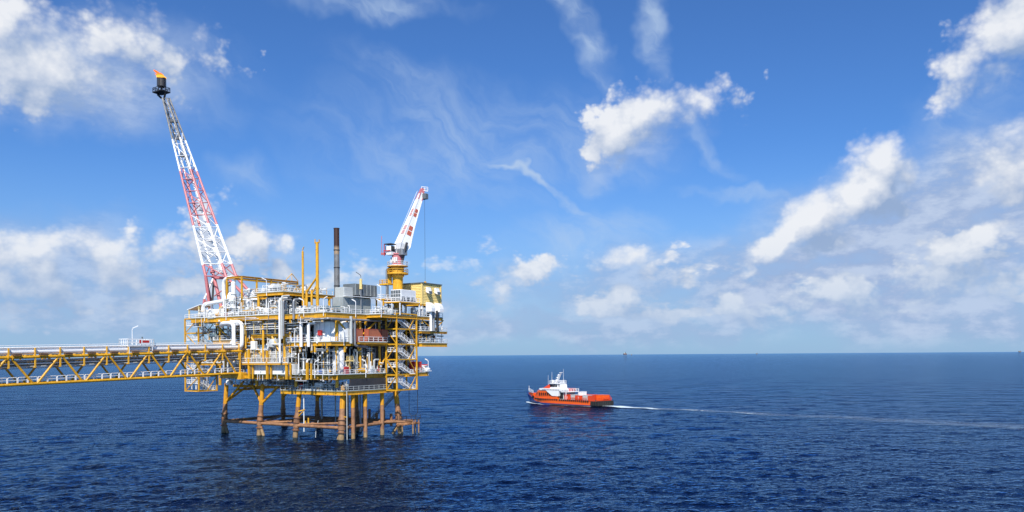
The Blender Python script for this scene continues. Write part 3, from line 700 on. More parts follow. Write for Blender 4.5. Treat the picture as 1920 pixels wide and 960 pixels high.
def clutter(x0, x1, y0, y1, z0, z1, n, tall=1.0, mats=PM, lamps=True):
    W, D, Hh = x1-x0, y1-y0, z1-z0
    for i in range(n):
        x = rnd.uniform(x0, x1); y = y0+D*rnd.random()**1.3; k = rnd.random(); mt = rnd.choice(mats)
        if k < .34:       # rising pipe with elbows
            r = rnd.choice((.10, .14, .18, .26)); h = Hh*rnd.uniform(.45, .97)*tall
            pts = [(x, y, z0+.1), (x, y, z0+h)]
            if rnd.random() < .5: pts.append((min(x1, max(x0, x+rnd.choice((-1, 1))*rnd.uniform(1.0, 3.5))), y, z0+h))
            else: pts.append((x, min(y+rnd.uniform(.8, 3), y1), z0+h))
            if rnd.random() < .4: pts.append((pts[-1][0], pts[-1][1], z0+h*.4))
            part('pipe', MB().pipe(pts, r, 7), mt, plat, smooth=True)
        elif k < .58:     # level run with a drop
            r = rnd.choice((.08, .12, .17, .24)); h = z0+Hh*rnd.uniform(.25, .95); xe = min(x1, max(x0, x+rnd.choice((-1, 1))*rnd.uniform(3, 9)))
            pts = [(x, y, z0+.1), (x, y, h), (xe, y, h)]
            if rnd.random() < .6: pts.append((xe, y, z0+.3 if rnd.random() < .6 else z1-.3))
            part('pipe', MB().pipe(pts, r, 7), mt, plat, smooth=True)
        elif k < .66: vessel_v(x, y, z0, rnd.uniform(.35, .9), min(Hh*.8, rnd.uniform(1.8, 4.0)), rnd.choice(('white', 'white', 'light_grey')))
        elif k < .72: vessel_h(min(x, x1-3), y, z0+1.4, rnd.uniform(.4, .8), rnd.uniform(2, 3.4), 'x', rnd.choice(('white', 'light_grey', 'bluegrey')))
        elif k < .80: pump(x, y, z0, rnd.choice(('white', 'light_grey', 'blue', 'yellow_rail')))
        elif k < .88: valve(x, y, z0+rnd.uniform(.9, 1.8), rnd.uniform(.2, .4), rnd.choice(('red', 'white', 'yellow_rail', 'steel', 'blue')))
        elif k < .96: cabinet(x, y, z0, rnd.uniform(.6, 1.6), .6, rnd.uniform(.9, 2.1), rnd.choice(('white', 'light_grey', 'white', 'red', 'slate')))
        else:             # ladder
            l = MB(); h = Hh*.8
            for o in (0, .5): l.beam((x+o, y, z0), (x+o, y, z0+h), .07, .07)
            for q in range(int(h/.4)): l.beam((x, y, z0+.3+q*.4), (x+.5, y, z0+.3+q*.4), .05, .05)
            part('ladder', l, 'white', plat)
clutter(-49, -39, -4.2, 6, D3, D3+3.2, 26, mats=['pipe_white']*5+['white']*4+['light_grey', 'boom_red', 'yellow_rail'])
clutter(-39, -26.8, -4.3, 4, D3, D3+5.2, 58)
clutter(-26, -17.2, -2.6, 5.5, D3, D4-.9, 44)
clutter(-30, -16, -4.4, -2.6, D3, D3+2.2, 14)
clutter(-37.5, -27, 1.4, 14, 37.2, 39.8, 26)
clutter(-25.8, -17.2, -2.2, 15, D4, D4+2.6, 26)
clutter(-15.5, -1, -2.5, 6, D3, D3+2.2, 20, mats=['bluegrey']*4+['slate']*3+['white']*3+['light_grey']*2)
clutter(-43, -30, -1.8, 8.5, 25.7, 30.2, 26)
clutter(-29, -16, -1.4, 8.5, 27.1, 30.2, 18)
clutter(-14.4, -9.5, -2.4, 6, D2, D3-1.5, 16)
clutter(-28, -15.5, -1.0, 11, D1+3.2, 25.6, 26)
clutter(-40, -29.5, -2.4, 11, D1, 24.2, 52)
clutter(-13, .5, -2.5, 8.2, D1, D2-1.2, 34)
clutter(-.6, 1.2, 9.5, 30, D1, D2-1.5, 20)
clutter(-19, 1.2, .2, 1.9, D0, D1-1.2, 18, mats=['steel', 'light_grey', 'dark', 'rusty', 'steel'])
clutter(-43, -20, .5, 16, 13.2, 15.0, 24, mats=['steel', 'dark', 'rusty', 'steel'])
clutter(1.4, 4.8, 27, 37.5, 27.8, 31.0, 12); clutter(1.4, 4.8, 27, 37.5, 24.5, 26.8, 10, mats=['pipe_white', 'red', 'slate', 'steel'])
clutter(1.4, 4.8, 10, 15.5, D3, D3+2.0, 8); clutter(1.0, 4.8, 26, 35.5, D3, D3+3.0, 14)
clutter(1.8, 4.2, 28.8, 30.5, D1, D1+2.2, 9, mats=['pipe_white', 'red', 'white'])
clutter(-50, -41.5, -2.4, 6, 19.4, 24, 12); clutter(-48, -41, -2.4, 6, 25.6, 29, 12)

# ================================================================== THINGS ON THE PLATFORM
# ---- stair towers
def stair_tower(name, label, x0, x1, y0, y1, zl, step, nlev, front_diag=True, mirror=False, group='stair towers'):
    t = thing(name, label, 'stair tower', (x0, y0, zl), group=group)
    ztop = zl+step*nlev
    for x in (x0, x1):
        for y in (y0, y1): part('corner_post', MB().beam((x, y, zl-.15), (x, y, ztop), .34, .34), 'yellow', t)
    for k in range(nlev+1):
        z = zl+step*k
        for a, b in (((x0+.17, y0), (x1-.17, y0)), ((x0+.17, y1), (x1-.17, y1)), ((x0, y0+.17), (x0, y1-.17)), ((x1, y0+.17), (x1, y1-.17))):
            part('ring_beam', MB().beam((*a, z), (*b, z), .24, .30), 'yellow', t)
    for k in range(nlev):
        z = zl+step*k
        if k % 2 == 0: part('diagonal', MB().beam((x0, y0-.01, z), (x1, y0-.01, z+step), .16, .18), 'yellow', t)
        else: part('diagonal', MB().beam((x0, y0-.01, z+step), (x1, y0-.01, z), .16, .18), 'yellow', t)
        if k % 2 == 0: part('diagonal', MB().beam((x1+.01, y1-3.4, z), (x1+.01, y1, z+step), .16, .18), 'yellow', t)
        else: part('diagonal', MB().beam((x1+.01, y1-3.4, z+step), (x1+.01, y1, z), .16, .18), 'yellow', t)
        # half landings and two flights between two levels
        w = (x1-x0)/2-.25; L = y1-y0
        near, farr = (y0+.3, y0+L*.30), (y1-L*.26, y1-.3)
        part('landing', MB().box((x0+.25, farr[0], z+.12), (x1-.25, farr[1], z+.24)), 'white', t)
        part('landing', MB().box((x0+.25, near[0], z+step/2), (x1-.25, near[1], z+step/2+.12)), 'white', t)
        part('landing_rail', MB().rail([V3((x1-.3, near[1], z+step/2+.12)), V3((x1-.3, near[0], z+step/2+.12)), V3((x0+.3, near[0], z+step/2+.12))], h=1.05, r=.055, gap=1.1), 'white', t)
        part('landing_rail', MB().rail([V3((x1-.3, farr[0], z+.24)), V3((x1-.3, farr[1], z+.24)), V3((x0+.3, farr[1], z+.24))], h=1.05, r=.055, gap=1.1), 'white', t)
        for fl, (xa, za, zb) in enumerate(((x1-.35-w*.9, z+.2, z+step/2+.1), (x0+.35, z+step/2+.1, z+step+.2))):
            a = V3((xa, farr[0], za)) if fl == 0 else V3((xa, near[1], za)); b = V3((xa, near[1], zb)) if fl == 0 else V3((xa, farr[0], zb))
            m = MB(); W = V3((w*.9, 0, 0))
            for o in (V3((0, 0, 0)), W): m.beam(a+o, b+o, .08, .34)
            n = max(4, int(abs(zb-za)/.22))
            for q in range(n): p = a.lerp(b, (q+.5)/n); m.box((p.x+.05, p.y-.13, p.z-.02), (p.x+w*.9-.05, p.y+.13, p.z+.02))
            f = part('stair_flight', m, 'white', t)
            m = MB(); Z = V3((0, 0, 1.0))
            for o in (V3((0, 0, 0)), W):
                m.beam(a+o+Z, b+o+Z, .09, .09).beam(a+o+Z*.55, b+o+Z*.55, .07, .07)
                for q in range(4): p = a.lerp(b, q/3)+o; m.beam(p, p+Z, .08, .08)
            part('handrail', m, 'white', f)
    return t
stair_tower('stair_tower', 'yellow stair tower with white flights beside the red containers, reaching below the cellar deck', 1.4, 5.0, 16.2, 24.6, 11.9, 4.05, 5)
stair_tower('stair_tower', 'yellow stair tower with white flights at the flare end of the platform, behind the bridge', -55.0, -49.2, -3.6, 2.4, 11.55, 4.04, 5)
railing([(-55, -3.6, D3), (-50.8, -3.6, D3)]); part('access_platform', MB().box((-55.2, -3.8, D3-.2), (-50.75, 2.6, D3)), 'yellow', plat)
sh = thing('shelter', 'small white lean-to shelter at the outer flare end of the main deck', 'shelter', (-54.6, -2.5, D3))
for x, y, h in ((-54.6, -2.5, 2.6), (-54.6, 1, 2.6), (-50.4, -2.5, 3.5), (-50.4, 1, 3.5)): part('post', MB().beam((x, y, D3), (x, y, D3+h), .28, .28), 'cream', sh)
part('roof', MB().beam((-55.2, -.8, D3+2.6), (-49.6, -.8, D3+3.85), 4.0, .18), 'white', sh)

# ---- flare boom
fb = thing('flare_boom', 'tall leaning red and white lattice flare boom carrying a burning flare tip', 'flare boom', (-58, 8, D3))
def line_fn(pts):                                       # pts: (px,py) pairs seen in the photo, on plane y
    return pts
A1, A2 = PY(401, 581, 6.0), PY(304.5, 184, 6.0)
B1, B2 = PY(401, 519, 9.0), PY(307.5, 184, 9.0)
C1, C2 = PY(443, 519, 9.0), PY(318, 184, 9.0)
M1, M2 = PY(424, 519, 6.0), PY(313, 184, 6.0)
A1 = A1.lerp(A2, (B1.z-A1.z)/(A2.z-A1.z))               # start every chord at the same height
RED = lambda z: 59.5 < z < 77.0 or z < 48.0
def seglist(p, q, cuts=(48.0, 60.0, 77.0, 87.0)):
    zs = [p.z]+[c for c in cuts if p.z < c < q.z]+[q.z]
    return [(p.lerp(q, (a-p.z)/(q.z-p.z)), p.lerp(q, (b-p.z)/(q.z-p.z))) for a, b in zip(zs[:-1], zs[1:])]
def bmat(z): return 'boom_red' if z < 48 else 'white' if z < 60 else 'boom_red' if z < 77 else 'white' if z < 87 else 'sooty'
chords = [(A1, A2), (B1, B2), (C1, C2), (M1, M2)]
for p, q in chords:
    for a, b in seglist(p, q):
        part('chord', MB().tube(a, b, .42-.2*(a.z-44)/60, .42-.2*(b.z-44)/60, n=8), bmat((a.z+b.z)/2), fb, smooth=True)
NB = 15
for k in range(NB+1):
    t = k/NB; t = 1-(1-t)**1.0
    P4 = [p.lerp(q, t) for p, q in chords]; ring = [P4[0], P4[1], P4[2], P4[3]]
    mt = bmat(P4[0].z+.1); r = .16-.07*t
    for i in range(4): part('brace', MB().tube(ring[i], ring[(i+1) % 4], r, n=6), mt, fb)
    if k < NB:
        t2 = (k+1)/NB; Q4 = [p.lerp(q, t2) for p, q in chords]
        for i in range(4):
            j = (i+1) % 4
            a, b = (P4[i], Q4[j]) if k % 2 == 0 else (P4[j], Q4[i])
            part('brace', MB().tube(a, b, r*.95, n=6), mt, fb)
# legs of the boom
foot = [PY(378, 592, 5.0), PY(396, 592, 7.5), PY(421, 583, 9.0), PY(402, 592, 11)]
for f_ in foot: f_.z = D3
for a, b, r, mt in ((B1, foot[2], .52, 'boom_red'), (A1, foot[1], .45, 'boom_red'), (B1, foot[1], .30, 'dark'), (A1, foot[3], .42, 'boom_red'), (B1, PY(383, 561, 5.5), .28, 'white'), (PY(383, 561, 5.5), foot[0], .34, 'boom_red'), (PY(383, 561, 5.5), foot[1]+V3((.5, 0, 3)), .28, 'boom_red'),
                    (C1, PY(425, 575, 10), .3, 'white'), (C1, V3((-42, 11, 37)), .45, 'boom_red'), (M1, V3((-41, 7, 37)), .4, 'boom_red'), (B1+V3((0, 0, -.4)), C1+V3((0, 0, -.4)), .34, 'boom_red'), (PY(387, 567, 6), PY(404, 567, 8), .22, 'boom_red'), (PY(409, 585, 8), PY(440, 545, 9), .25, 'white'), (PY(402, 555, 8), PY(440, 528, 9), .18, 'boom_red')):
    part('support_leg', MB().tube(a, b, r, n=10), mt, fb, smooth=True)
for c in (B1, B1+(B1-B2).normalized()*-1.6, C1): part('collar', MB().tube(c+(B2-B1).normalized()*-.25, c+(B2-B1).normalized()*.25, .72, n=12), 'boom_red', fb)
# pipes and ladder with rest platforms inside the boom
def inn(t, s): return A1.lerp(A2, t).lerp(C1.lerp(C2, t), s)
for s, r in ((.60, .28), (.66, .20), (.72, .22)):
    for a, b in ((0.0, .55), (.55, 1.0)):
        part('flare_pipe', MB().tube(inn(a, s), inn(b, s), r*(1-a*.3), r*(1-b*.3), n=8), 'white' if b < .6 else 'sooty', fb, smooth=True)
ld = MB()
for s in (.52, .56): ld.beam(inn(.02, s), inn(.98, s), .09, .09)
for k in range(150): ld.beam(inn(.02+.0064*k, .52), inn(.02+.0064*k, .56), .06, .06)
part('ladder', ld, 'white', fb)
for t in (.02, .19, .36, .53, .66, .76, .86):
    c = inn(t, .60); w = 1.5-.5*t; m = 'white' if t < .55 else 'sooty'
    rp = part('rest_platform', MB().box((c.x-w, c.y-w*.8, c.z-.1), (c.x+w*.6, c.y+w*.8, c.z+.05)), m, fb)
    part('railing', MB().rail([V3((c.x-w, c.y+w*.8, c.z)), V3((c.x-w, c.y-w*.8, c.z)), V3((c.x+w*.6, c.y-w*.8, c.z))], r=.06, gap=1.0), m, rp)
# tip platform, flare tip and flame
tc_ = PY(303, 172, 7.5); zt = tc_.z
part('tip_platform', MB().box((tc_.x-2.3, tc_.y-1.6, zt-.35), (tc_.x+2.1, tc_.y+1.6, zt)), 'black', fb)
part('tip_platform', MB().beam((tc_.x-2.0, tc_.y, zt-.5), (tc_.x-.2, tc_.y, zt-1.9), .4, .5).beam((tc_.x+1.9, tc_.y, zt-.5), (tc_.x+1.2, tc_.y, zt-2.4), .4, .5), 'black', fb)
part('railing', MB().rail([V3((tc_.x-2.2, tc_.y-1.5, zt)), V3((tc_.x+2.0, tc_.y-1.5, zt)), V3((tc_.x+2.0, tc_.y+1.5, zt)), V3((tc_.x-2.2, tc_.y+1.5, zt)), V3((tc_.x-2.2, tc_.y-1.5, zt))], r=.07, gap=1.4, toe=False), 'black', fb)
tip = part('flare_tip', MB().lathe((tc_.x, tc_.y, zt), [(.35, 0), (.35, 1.15), (.55, 1.25), (1.22, 1.6), (1.22, 4.1), (1.28, 4.15), (1.28, 4.3), (1.1, 4.3), (1.08, 3.2), (0, 3.1)], 24), 'dark', fb, smooth=True)
for k in range(6):
    a = k*math.pi/3; part('pilot_pipe', MB().tube((tc_.x+1.3*math.cos(a), tc_.y+1.3*math.sin(a), zt+.6), (tc_.x+1.3*math.cos(a), tc_.y+1.3*math.sin(a), zt+4.2), .06, n=6), 'black', tip)
def flame_material():
    m = bpy.data.materials.new('flame'); m.use_nodes = True; nt = m.node_tree; nt.nodes.clear(); N = NT(nt)
    tc = nt.nodes.new('ShaderNodeTexCoord'); s = nt.nodes.new('ShaderNodeSeparateXYZ'); N.l.new(tc.outputs['Object'], s.inputs[0])
    n = N.noise(tc.outputs['Object'], 1.6, 4, .6)
    h = N.math('MULTIPLY_ADD', n, 1.2, s.outputs[2]); h = N.math('ADD', h, -(zt+4.3-D3)-.35)
    col = N.mix(N.ramp(h, .2, 1.9), (1.0, .50, .06, 1), (1.0, .17, .03, 1))
    em = nt.nodes.new('ShaderNodeEmission'); N.l.new(col, em.inputs[0]); em.inputs[1].default_value = 1.5
    tr = nt.nodes.new('ShaderNodeBsdfTransparent'); mx = nt.nodes.new('ShaderNodeMixShader')
    lw = nt.nodes.new('ShaderNodeLayerWeight'); lw.inputs[0].default_value = .35
    a = N.math('MULTIPLY', N.ramp(lw.outputs['Facing'], .95, .35), N.ramp(N.noise(tc.outputs['Object'], 2.6, 4, .6), .3, .55, .35, 1))
    N.l.new(a, mx.inputs[0]); N.l.new(tr.outputs[0], mx.inputs[1]); N.l.new(em.outputs[0], mx.inputs[2])
    o = nt.nodes.new('ShaderNodeOutputMaterial'); N.l.new(mx.outputs[0], o.inputs[0]); MATS['flame'] = m
flame_material()
def tongue(m, base, tipv, r, n=10, k=12, seed=0):
    rr = random.Random(seed); m0 = len(m.v)
    for i in range(k):
        t = i/(k-1); c = base.lerp(tipv, t)+V3((math.sin(t*5+seed)*.22*t, math.cos(t*4+seed)*.2*t, math.sin(t*3.1)*.35)); rad = r*(1-t)**.8*(1+.25*math.sin(t*9+seed))+.01
        for j in range(n):
            a = 2*math.pi*j/n; m.v.append((c.x+math.cos(a)*rad, c.y+math.sin(a)*rad, c.z+math.sin(a*2)*rad*.15))
    for i in range(k-1):
        for j in range(n): a = m0+i*n; m.f.append((a+j, a+(j+1) % n, a+n+(j+1) % n, a+n+j))
    m.f.append(tuple(m0+n-1-j for j in range(n))); return m
top = V3((tc_.x, tc_.y, zt+4.15))
fl = part('flame', tongue(MB(), top, top+V3((-2.9, -.6, 3.1)), 1.2, seed=1), 'flame', fb, smooth=True, kind='stuff')
part('flame_tongue', tongue(MB(), top+V3((-.35, 0, .2)), top+V3((-3.6, -.4, 2.0)), .7, seed=3), 'flame', fl, smooth=True)
part('flame_tongue', tongue(MB(), top+V3((.3, 0, 0)), top+V3((-1.2, .3, 2.1)), .7, seed=5), 'flame', fl, smooth=True)

# ---- pedestal crane
cx, cy = .2, 22.6
cr = thing('pedestal_crane', 'pedestal crane with red and white boom raised over the louvred cabin, on a yellow column', 'crane', (cx, cy, D3))
part('pedestal', MB().lathe((cx, cy, D3), [(1.15, 0), (1.15, 3.2), (1.45, 10.6), (1.75, 10.9), (1.75, 13.6)], 24), 'yellow', cr, smooth=True)
part('access_hatch', MB().box((cx-.45, cy-1.43, D3+7.2), (cx+.45, cy-1.25, D3+9.0)), 'yellow_rail', cr)
dk = part('crane_walkway', MB().lathe((cx, cy, D3+11.4), [(1.7, 0), (2.9, 0), (2.9, .25), (1.7, .25)], 20), 'yellow', cr)
dk2 = part('crane_walkway', MB().lathe((cx, cy, D3+13.5), [(1.7, 0), (2.8, 0), (2.8, .2), (1.7, .2)], 20), 'yellow', cr)
ringp = lambda rad, z, n=14: [V3((cx+rad*math.cos(2*math.pi*k/n), cy+rad*math.sin(2*math.pi*k/n), z)) for k in range(n+1)]
part('railing', MB().rail(ringp(2.8, D3+13.7), r=.05, gap=1.5), 'white', dk2)
part('railing', MB().rail(ringp(2.85, D3+11.65), r=.05, gap=1.5), 'yellow_rail', dk)
sp = part('side_platform', MB().box((cx-5.6, cy-1.2, D3+8.7), (cx-1.2, cy+1.0, D3+8.95)), 'yellow', cr)
part('railing', MB().rail([V3((cx-2, cy-1.15, D3+8.95)), V3((cx-5.5, cy-1.15, D3+8.95)), V3((cx-5.5, cy+.95, D3+8.95))], r=.05, gap=1.2), 'yellow_rail', sp)
part('cable_riser', MB().pipe([(cx-3.4, cy-.6, D3+3.5), (cx-3.4, cy-.6, D3+13.0), (cx-1.9, cy-.6, D3+13.3)], .28), 'steel', cr, smooth=True)
part('cable_riser', MB().pipe([(cx-2.6, cy-1.0, D3+1.5), (cx-2.6, cy-1.0, D3+12.0), (cx-1.7, cy-.6, D3+12.2)], .2), 'slate', cr, smooth=True)
part('platform_bracket', MB().cbox((cx-2.5, cy-1.3, D3+9), (cx-1.5, cy-.6, D3+13.2)), 'yellow', cr)
tub = part('slew_tub', MB().lathe((cx-.1, cy, D3+13.9), [(1.75, 0), (1.75, .3), (1.45, .35), (1.45, 2.8), (1.7, 2.9), (1.7, 3.2), (0, 3.25)], 24), 'boom_red', cr, smooth=True)
for k in range(4): part('white_marking', MB().box((cx-1.15+.62*k, cy-1.62, D3+14.6+.2*(k % 2)), (cx-.78+.62*k, cy-1.38, D3+16.0)), 'white_clean', tub)
cab = part('operator_cab', MB().cbox((cx-1.8, cy-2.7, D3+16.6), (cx-.1, cy-.9, D3+19.0), .1), 'white_clean', cr)
part('cab_roof', MB().box((cx-2.2, cy-3.0, D3+19.4), (cx+.1, cy-.7, D3+19.65)), 'dark', cab)
part('cab_window', MB().box((cx-.105, cy-2.6, D3+17.5), (cx-.04, cy-1.1, D3+19.0)), 'glass_dark', cab)
part('cab_window', MB().box((cx-2.06, cy-2.6, D3+17.5), (cx-2.003, cy-1.1, D3+19.0)), 'glass_dark', cab)
part('cab_frame', MB().beam((cx-2.15, cy-2.98, D3+16.3), (cx-2.15, cy-2.98, D3+19.5), .16, .16).beam((cx-2.5, cy-2.95, D3+17.7), (cx, cy-2.95, D3+17.7), .12, .22), 'red', cab)
part('outrigger_rail', MB().beam((cx-4.0, cy-2, D3+17.1), (cx-2.0, cy-2, D3+17.1), .5, .6).beam((cx-3.9, cy-2, D3+17.2), (cx-3.9, cy-2, D3+22.0), .12, .12), 'boom_red', cr)
part('winch_house', MB().cbox((cx+.4, cy-1.0, D3+16.6), (cx+2.4, cy+1.4, D3+18.3), .2), 'steel', cr)
part('back_stay', MB().beam((cx+1.3, cy, D3+14), (cx+2.9, cy+.5, D3+20.0), .5, .5), 'dark', cr)
# box boom, tapering, standing nearly upright and pointing away inland
h0, h1 = V3((cx+.2, cy+.3, D3+16.6)), None
h1 = PX(790, 362, 3.2)
dB = (h1-h0).normalized(); side = V3((1, -.35, 0)).normalized(); side = (side-dB*side.dot(dB)).normalized(); upv = dB.cross(side)
def sect(t, w, d): c = h0.lerp(h1, t); return [c-side*w-upv*d, c+side*w-upv*d, c+side*w+upv*d, c-side*w+upv*d]
prof = [(0, .9, .5), (.16, 1.75, 1.5), (.30, 1.4, 1.25), (.47, 1.15, 1.0), (.60, 1.0, .85), (.74, .85, .72), (.88, .72, .6), (1.0, .6, .5)]
for (a, b), mt in zip(zip(prof[:-1], prof[1:]), ('white', 'white', 'boom_red', 'white', 'boom_red', 'white', 'tip')):
    c = part('boom_section', MB().quadbox([*sect(*a), *sect(*b)]), 'white', cr)
    for e in range(4): part('boom_chord', MB().beam(sect(*a)[e], sect(*b)[e], .22, .22), 'boom_red' if mt == 'tip' else 'white', c)
    if mt == 'boom_red':
        for f0, f1 in ((.08, .46), (.54, .92)):
            p = [sect(a[0]+(b[0]-a[0])*f, a[1]+(b[1]-a[1])*f, a[2]+(b[2]-a[2])*f) for f in (f0, f1)]
            for (i, j) in ((0, 1), (1, 2)):
                q = [p[0][i].lerp(p[0][j], .22), p[0][i].lerp(p[0][j], .78), p[1][i].lerp(p[1][j], .78), p[1][i].lerp(p[1][j], .22)]
                nn = (q[1]-q[0]).cross(q[3]-q[0]).normalized()*.07
                mid = (p[0][0]+p[0][2])/2
                if nn.dot(q[0]-mid) < 0: nn = -nn
                part('red_panel', MB().quadbox([*(x-nn*.2 for x in q), *(x+nn for x in q)]), 'sunlit_red' if i == 0 else 'brick_red', c)  # light put into colour: paler on the lit face, darker on the shaded one
tipc = h1
part('boom_head', MB().beam(tipc-dB*.3, tipc+dB*1.3, 1.2, 1.1), 'boom_red', cr)
shd = part('sheave_block', MB().cbox((tipc.x-.2, tipc.y-.3, tipc.z-1.7), (tipc.x+1.6, tipc.y+1.2, tipc.z-.2), .15), 'slate', cr)
part('sheave', MB().lathe((tipc.x+.75, tipc.y+.1, tipc.z-1.3), [(.55, 0), (.62, .05), (.62, .35), (.55, .4)], 14, 'y'), 'black', shd)
part('head_cage', MB().rail([tipc+V3((.2, -.2, .6)), tipc+V3((1.7, .8, .4))], r=.06, gap=.8), 'white', cr)
part('walk_rail', MB().beam(sect(.02, 1.2, .9)[0]+V3((-.8, -.2, .6)), sect(1.0, .6, .5)[0]+V3((-.5, 0, .5)), .09, .09).beam(sect(.02, 1.2, .9)[3]+V3((-.4, -.2, 1.6)), sect(1.0, .6, .5)[3]+V3((-.4, 0, .6)), .09, .09), 'white', cr)
part('hoist_rope', MB().tube((tipc.x+.9, tipc.y+.3, tipc.z-1.7), (tipc.x+.9, tipc.y+.3, 41.5), .035, n=6), 'black', cr)
part('hook_block', MB().cbox((tipc.x+.6, tipc.y, 40.7), (tipc.x+1.2, tipc.y+.6, 41.6), .1), 'yellow', cr)

# ---- louvred cabin on the crane side
lx0, lx1, ly0, ly1, lz0, lz1 = -2.2, 4.3, 28, 36.6, 35.3, 41.0
lc = thing('louvred_cabin', 'big yellow louvred cabin with dark flat roof at the crane end', 'cabin', (lx0, ly0, D3))
part('cabin_core', MB().box((lx0+.15, ly0+.15, lz0), (lx1-.15, ly1-.15, lz1)), 'cladding', lc)
n = 13; dz = (lz1-lz0)/n
for k in range(n):
    zz = lz0+dz*k
    for (a, b, nx, ny) in (((lx0+.12, ly0+.15), (lx1-.12, ly0+.15), 0, -1), ((lx1-.15, ly0+.12), (lx1-.15, ly1-.12), 1, 0)):
        A = V3((*a, zz+.04)); Bq = V3((*b, zz+.04)); o = V3((nx, ny, 0))
        m = MB(); m.quadbox([A, A+o*.20, A+o*.14+V3((0, 0, dz*.74)), A+V3((0, 0, dz*.78)), Bq, Bq+o*.20, Bq+o*.14+V3((0, 0, dz*.74)), Bq+V3((0, 0, dz*.78))])
        part('slat', m, 'cladding', lc)
for x, y in ((lx0, ly0), (lx1, ly0), (lx1, ly1), (lx0, ly1)): part('corner_post', MB().box((x-.2, y-.2, lz0-.1), (x+.2, y+.2, lz1)), 'cream', lc)
part('roof', MB().box((lx0-.35, ly0-.35, lz1), (lx1+.35, ly1+.35, lz1+.22)), 'slate', lc)
part('base_frame', MB().box((lx0-.05, ly0-.05, lz0-.45), (lx1+.05, ly1+.05, lz0-.102)), 'yellow', lc)
for y in (30.4, 34.3):
    hd = part('hood', MB().quadbox([(lx1+.1, y-.8, 38.6), (lx1+1.2, y-.8, 38.2), (lx1+1.2, y+.8, 38.2), (lx1+.1, y+.8, 38.6), (lx1+.1, y-.8, 40.0), (lx1+.5, y-.8, 40.0), (lx1+.5, y+.8, 40.0), (lx1+.1, y+.8, 40.0)]), 'white', lc)
    part('hood_mouth', MB().box((lx1+.9, y-.65, 38.3), (lx1+1.24, y+.65, 38.9)), 'slate', hd)
    m = MB(); n0 = 8; prof = [(0, 0), (2.0, 0), (2.0, .9), (1.75, 1.7), (1.2, 2.3), (.5, 2.6), (0, 2.65)]
    x0 = lx1+.1; v0 = len(m.v)
    for yy in (y-.85, y+.85): m.v += [(x0+p, yy, 33.2+q) for p, q in prof]
    k = len(prof); m.f += [tuple(range(k)), tuple(2*k-1-i for i in range(k))]+[(i, i+k, (i+1) % k+k, (i+1) % k) for i in range(k)]
    part('intake_cowl', m, 'white_clean', lc)
for x, y in ((-1.8, 28.4), (3.9, 28.4), (3.9, 36), (-1.8, 36)): part('leg', MB().box((x-.25, y-.25, D3), (x+.25, y+.25, lz0-.45)), 'white', lc)
for y, r, mt in ((30.6, .42, 'white'), (33.6, .36, 'black'), (31.9, .3, 'steel')):
    part('duct', MB().pipe([(lx1+1.0, y, 33.6), (lx1+1.0, y, 31), (lx1+1.3, y-.3, 27.8)], r, 10), mt, lc, smooth=True)

# ---- exhaust stack, vent pipes, generator enclosure, air conditioning unit
base = PY(632, 576, 8.0)
es = thing('exhaust_stack', 'tall dark grey exhaust stack with rusty top beside the grey enclosure', 'exhaust stack', (base.x, 8, D3))
part('flue', MB().lathe((base.x, 8, D3), [(.72, 4.8), (.72, 22.6), (.8, 22.65), (.8, 22.9), (.6, 22.9), (.6, 20), (0, 20)], 20), 'stack', es, smooth=True)
for k in (7.6, 12.4, 17.0): part('flue_ring', MB().lathe((base.x, 8, D3+k), [(.72, 0), (.82, 0), (.82, .22), (.72, .22)], 20), 'dark', es)
part('silencer', MB().lathe((base.x, 8, D3), [(1.15, 2.3), (1.2, 2.5), (1.2, 4.6), (.72, 5.2)], 20), 'rusty', es, smooth=True)
part('stack_base', MB().lathe((base.x, 8, D3), [(1.1, 0), (1.1, 2.3), (0, 2.31)], 20), 'light_grey', es, smooth=True)
vp = thing('vent_post', 'slim plain yellow vent post left of the braced one', 'vent post', (-12.4, 0, D3), group='yellow vent posts')
part('pole', MB().lathe((-12.4, 0, D3), [(.30, 0), (.28, 16.2), (.1, 16.3), (.1, 17.0), (0, 17.05)], 12), 'yellow', vp, smooth=True)
part('nozzle', MB().beam((-12.4, 0, D3+16.6), (-12.0, 0, D3+17.4), .15, .15), 'yellow', vp)
vp = thing('vent_post', 'taller yellow vent post braced by a raking strut, with a forked head', 'vent post', (-7.3, 0, D3), group='yellow vent posts')
part('pole', MB().tube((-7.3, 0, D3), (-7.3, 0, D3+18), .40, n=12), 'yellow', vp, smooth=True)
part('head', MB().beam((-8.0, 0, D3+18.1), (-6.5, 0, D3+18.1), .3, .3).beam((-8.0, 0, D3+17.9), (-8.0, 0, D3+19.0), .2, .2).beam((-6.55, 0, D3+17.9), (-6.55, 0, D3+18.8), .2, .2), 'yellow', vp)
part('strut', MB().tube((-7.4, 0, D3+9.4), (-11.0, 0, D3+5.8), .26, n=8), 'yellow', vp, smooth=True)
part('strut', MB().tube((-7.4, 0, D3+7.5), (-9.2, 0, D3+5.2), .18, n=8), 'yellow', vp, smooth=True)
part('strut_post', MB().tube((-11.1, 0, D3), (-11.1, 0, D3+6.3), .32, n=10), 'yellow', vp, smooth=True)
part('strut_post', MB().tube((-9.3, 0, D3), (-9.3, 0, D3+6.2), .30, n=10), 'yellow', vp, smooth=True)
part('cross_beam', MB().beam((-11.1, 0, D3+4.6), (-7.4, 0, D3+4.6), .2, .22), 'yellow', vp)
ge = thing('generator_enclosure', 'long pale grey generator enclosure with darker filter house on top, beside the stack', 'enclosure', (-4.5, 4, D3))
part('lower_housing', MB().cbox((-5.4, 3.4, D3), (-2.0, 14.2, D3+4.35), .08), 'grey', ge)
for k in range(5): part('housing_panel', MB().box((-1.998, 3.7+2.1*k, D3+.3), (-1.93, 5.6+2.1*k, D3+4.1)), 'grey', ge)
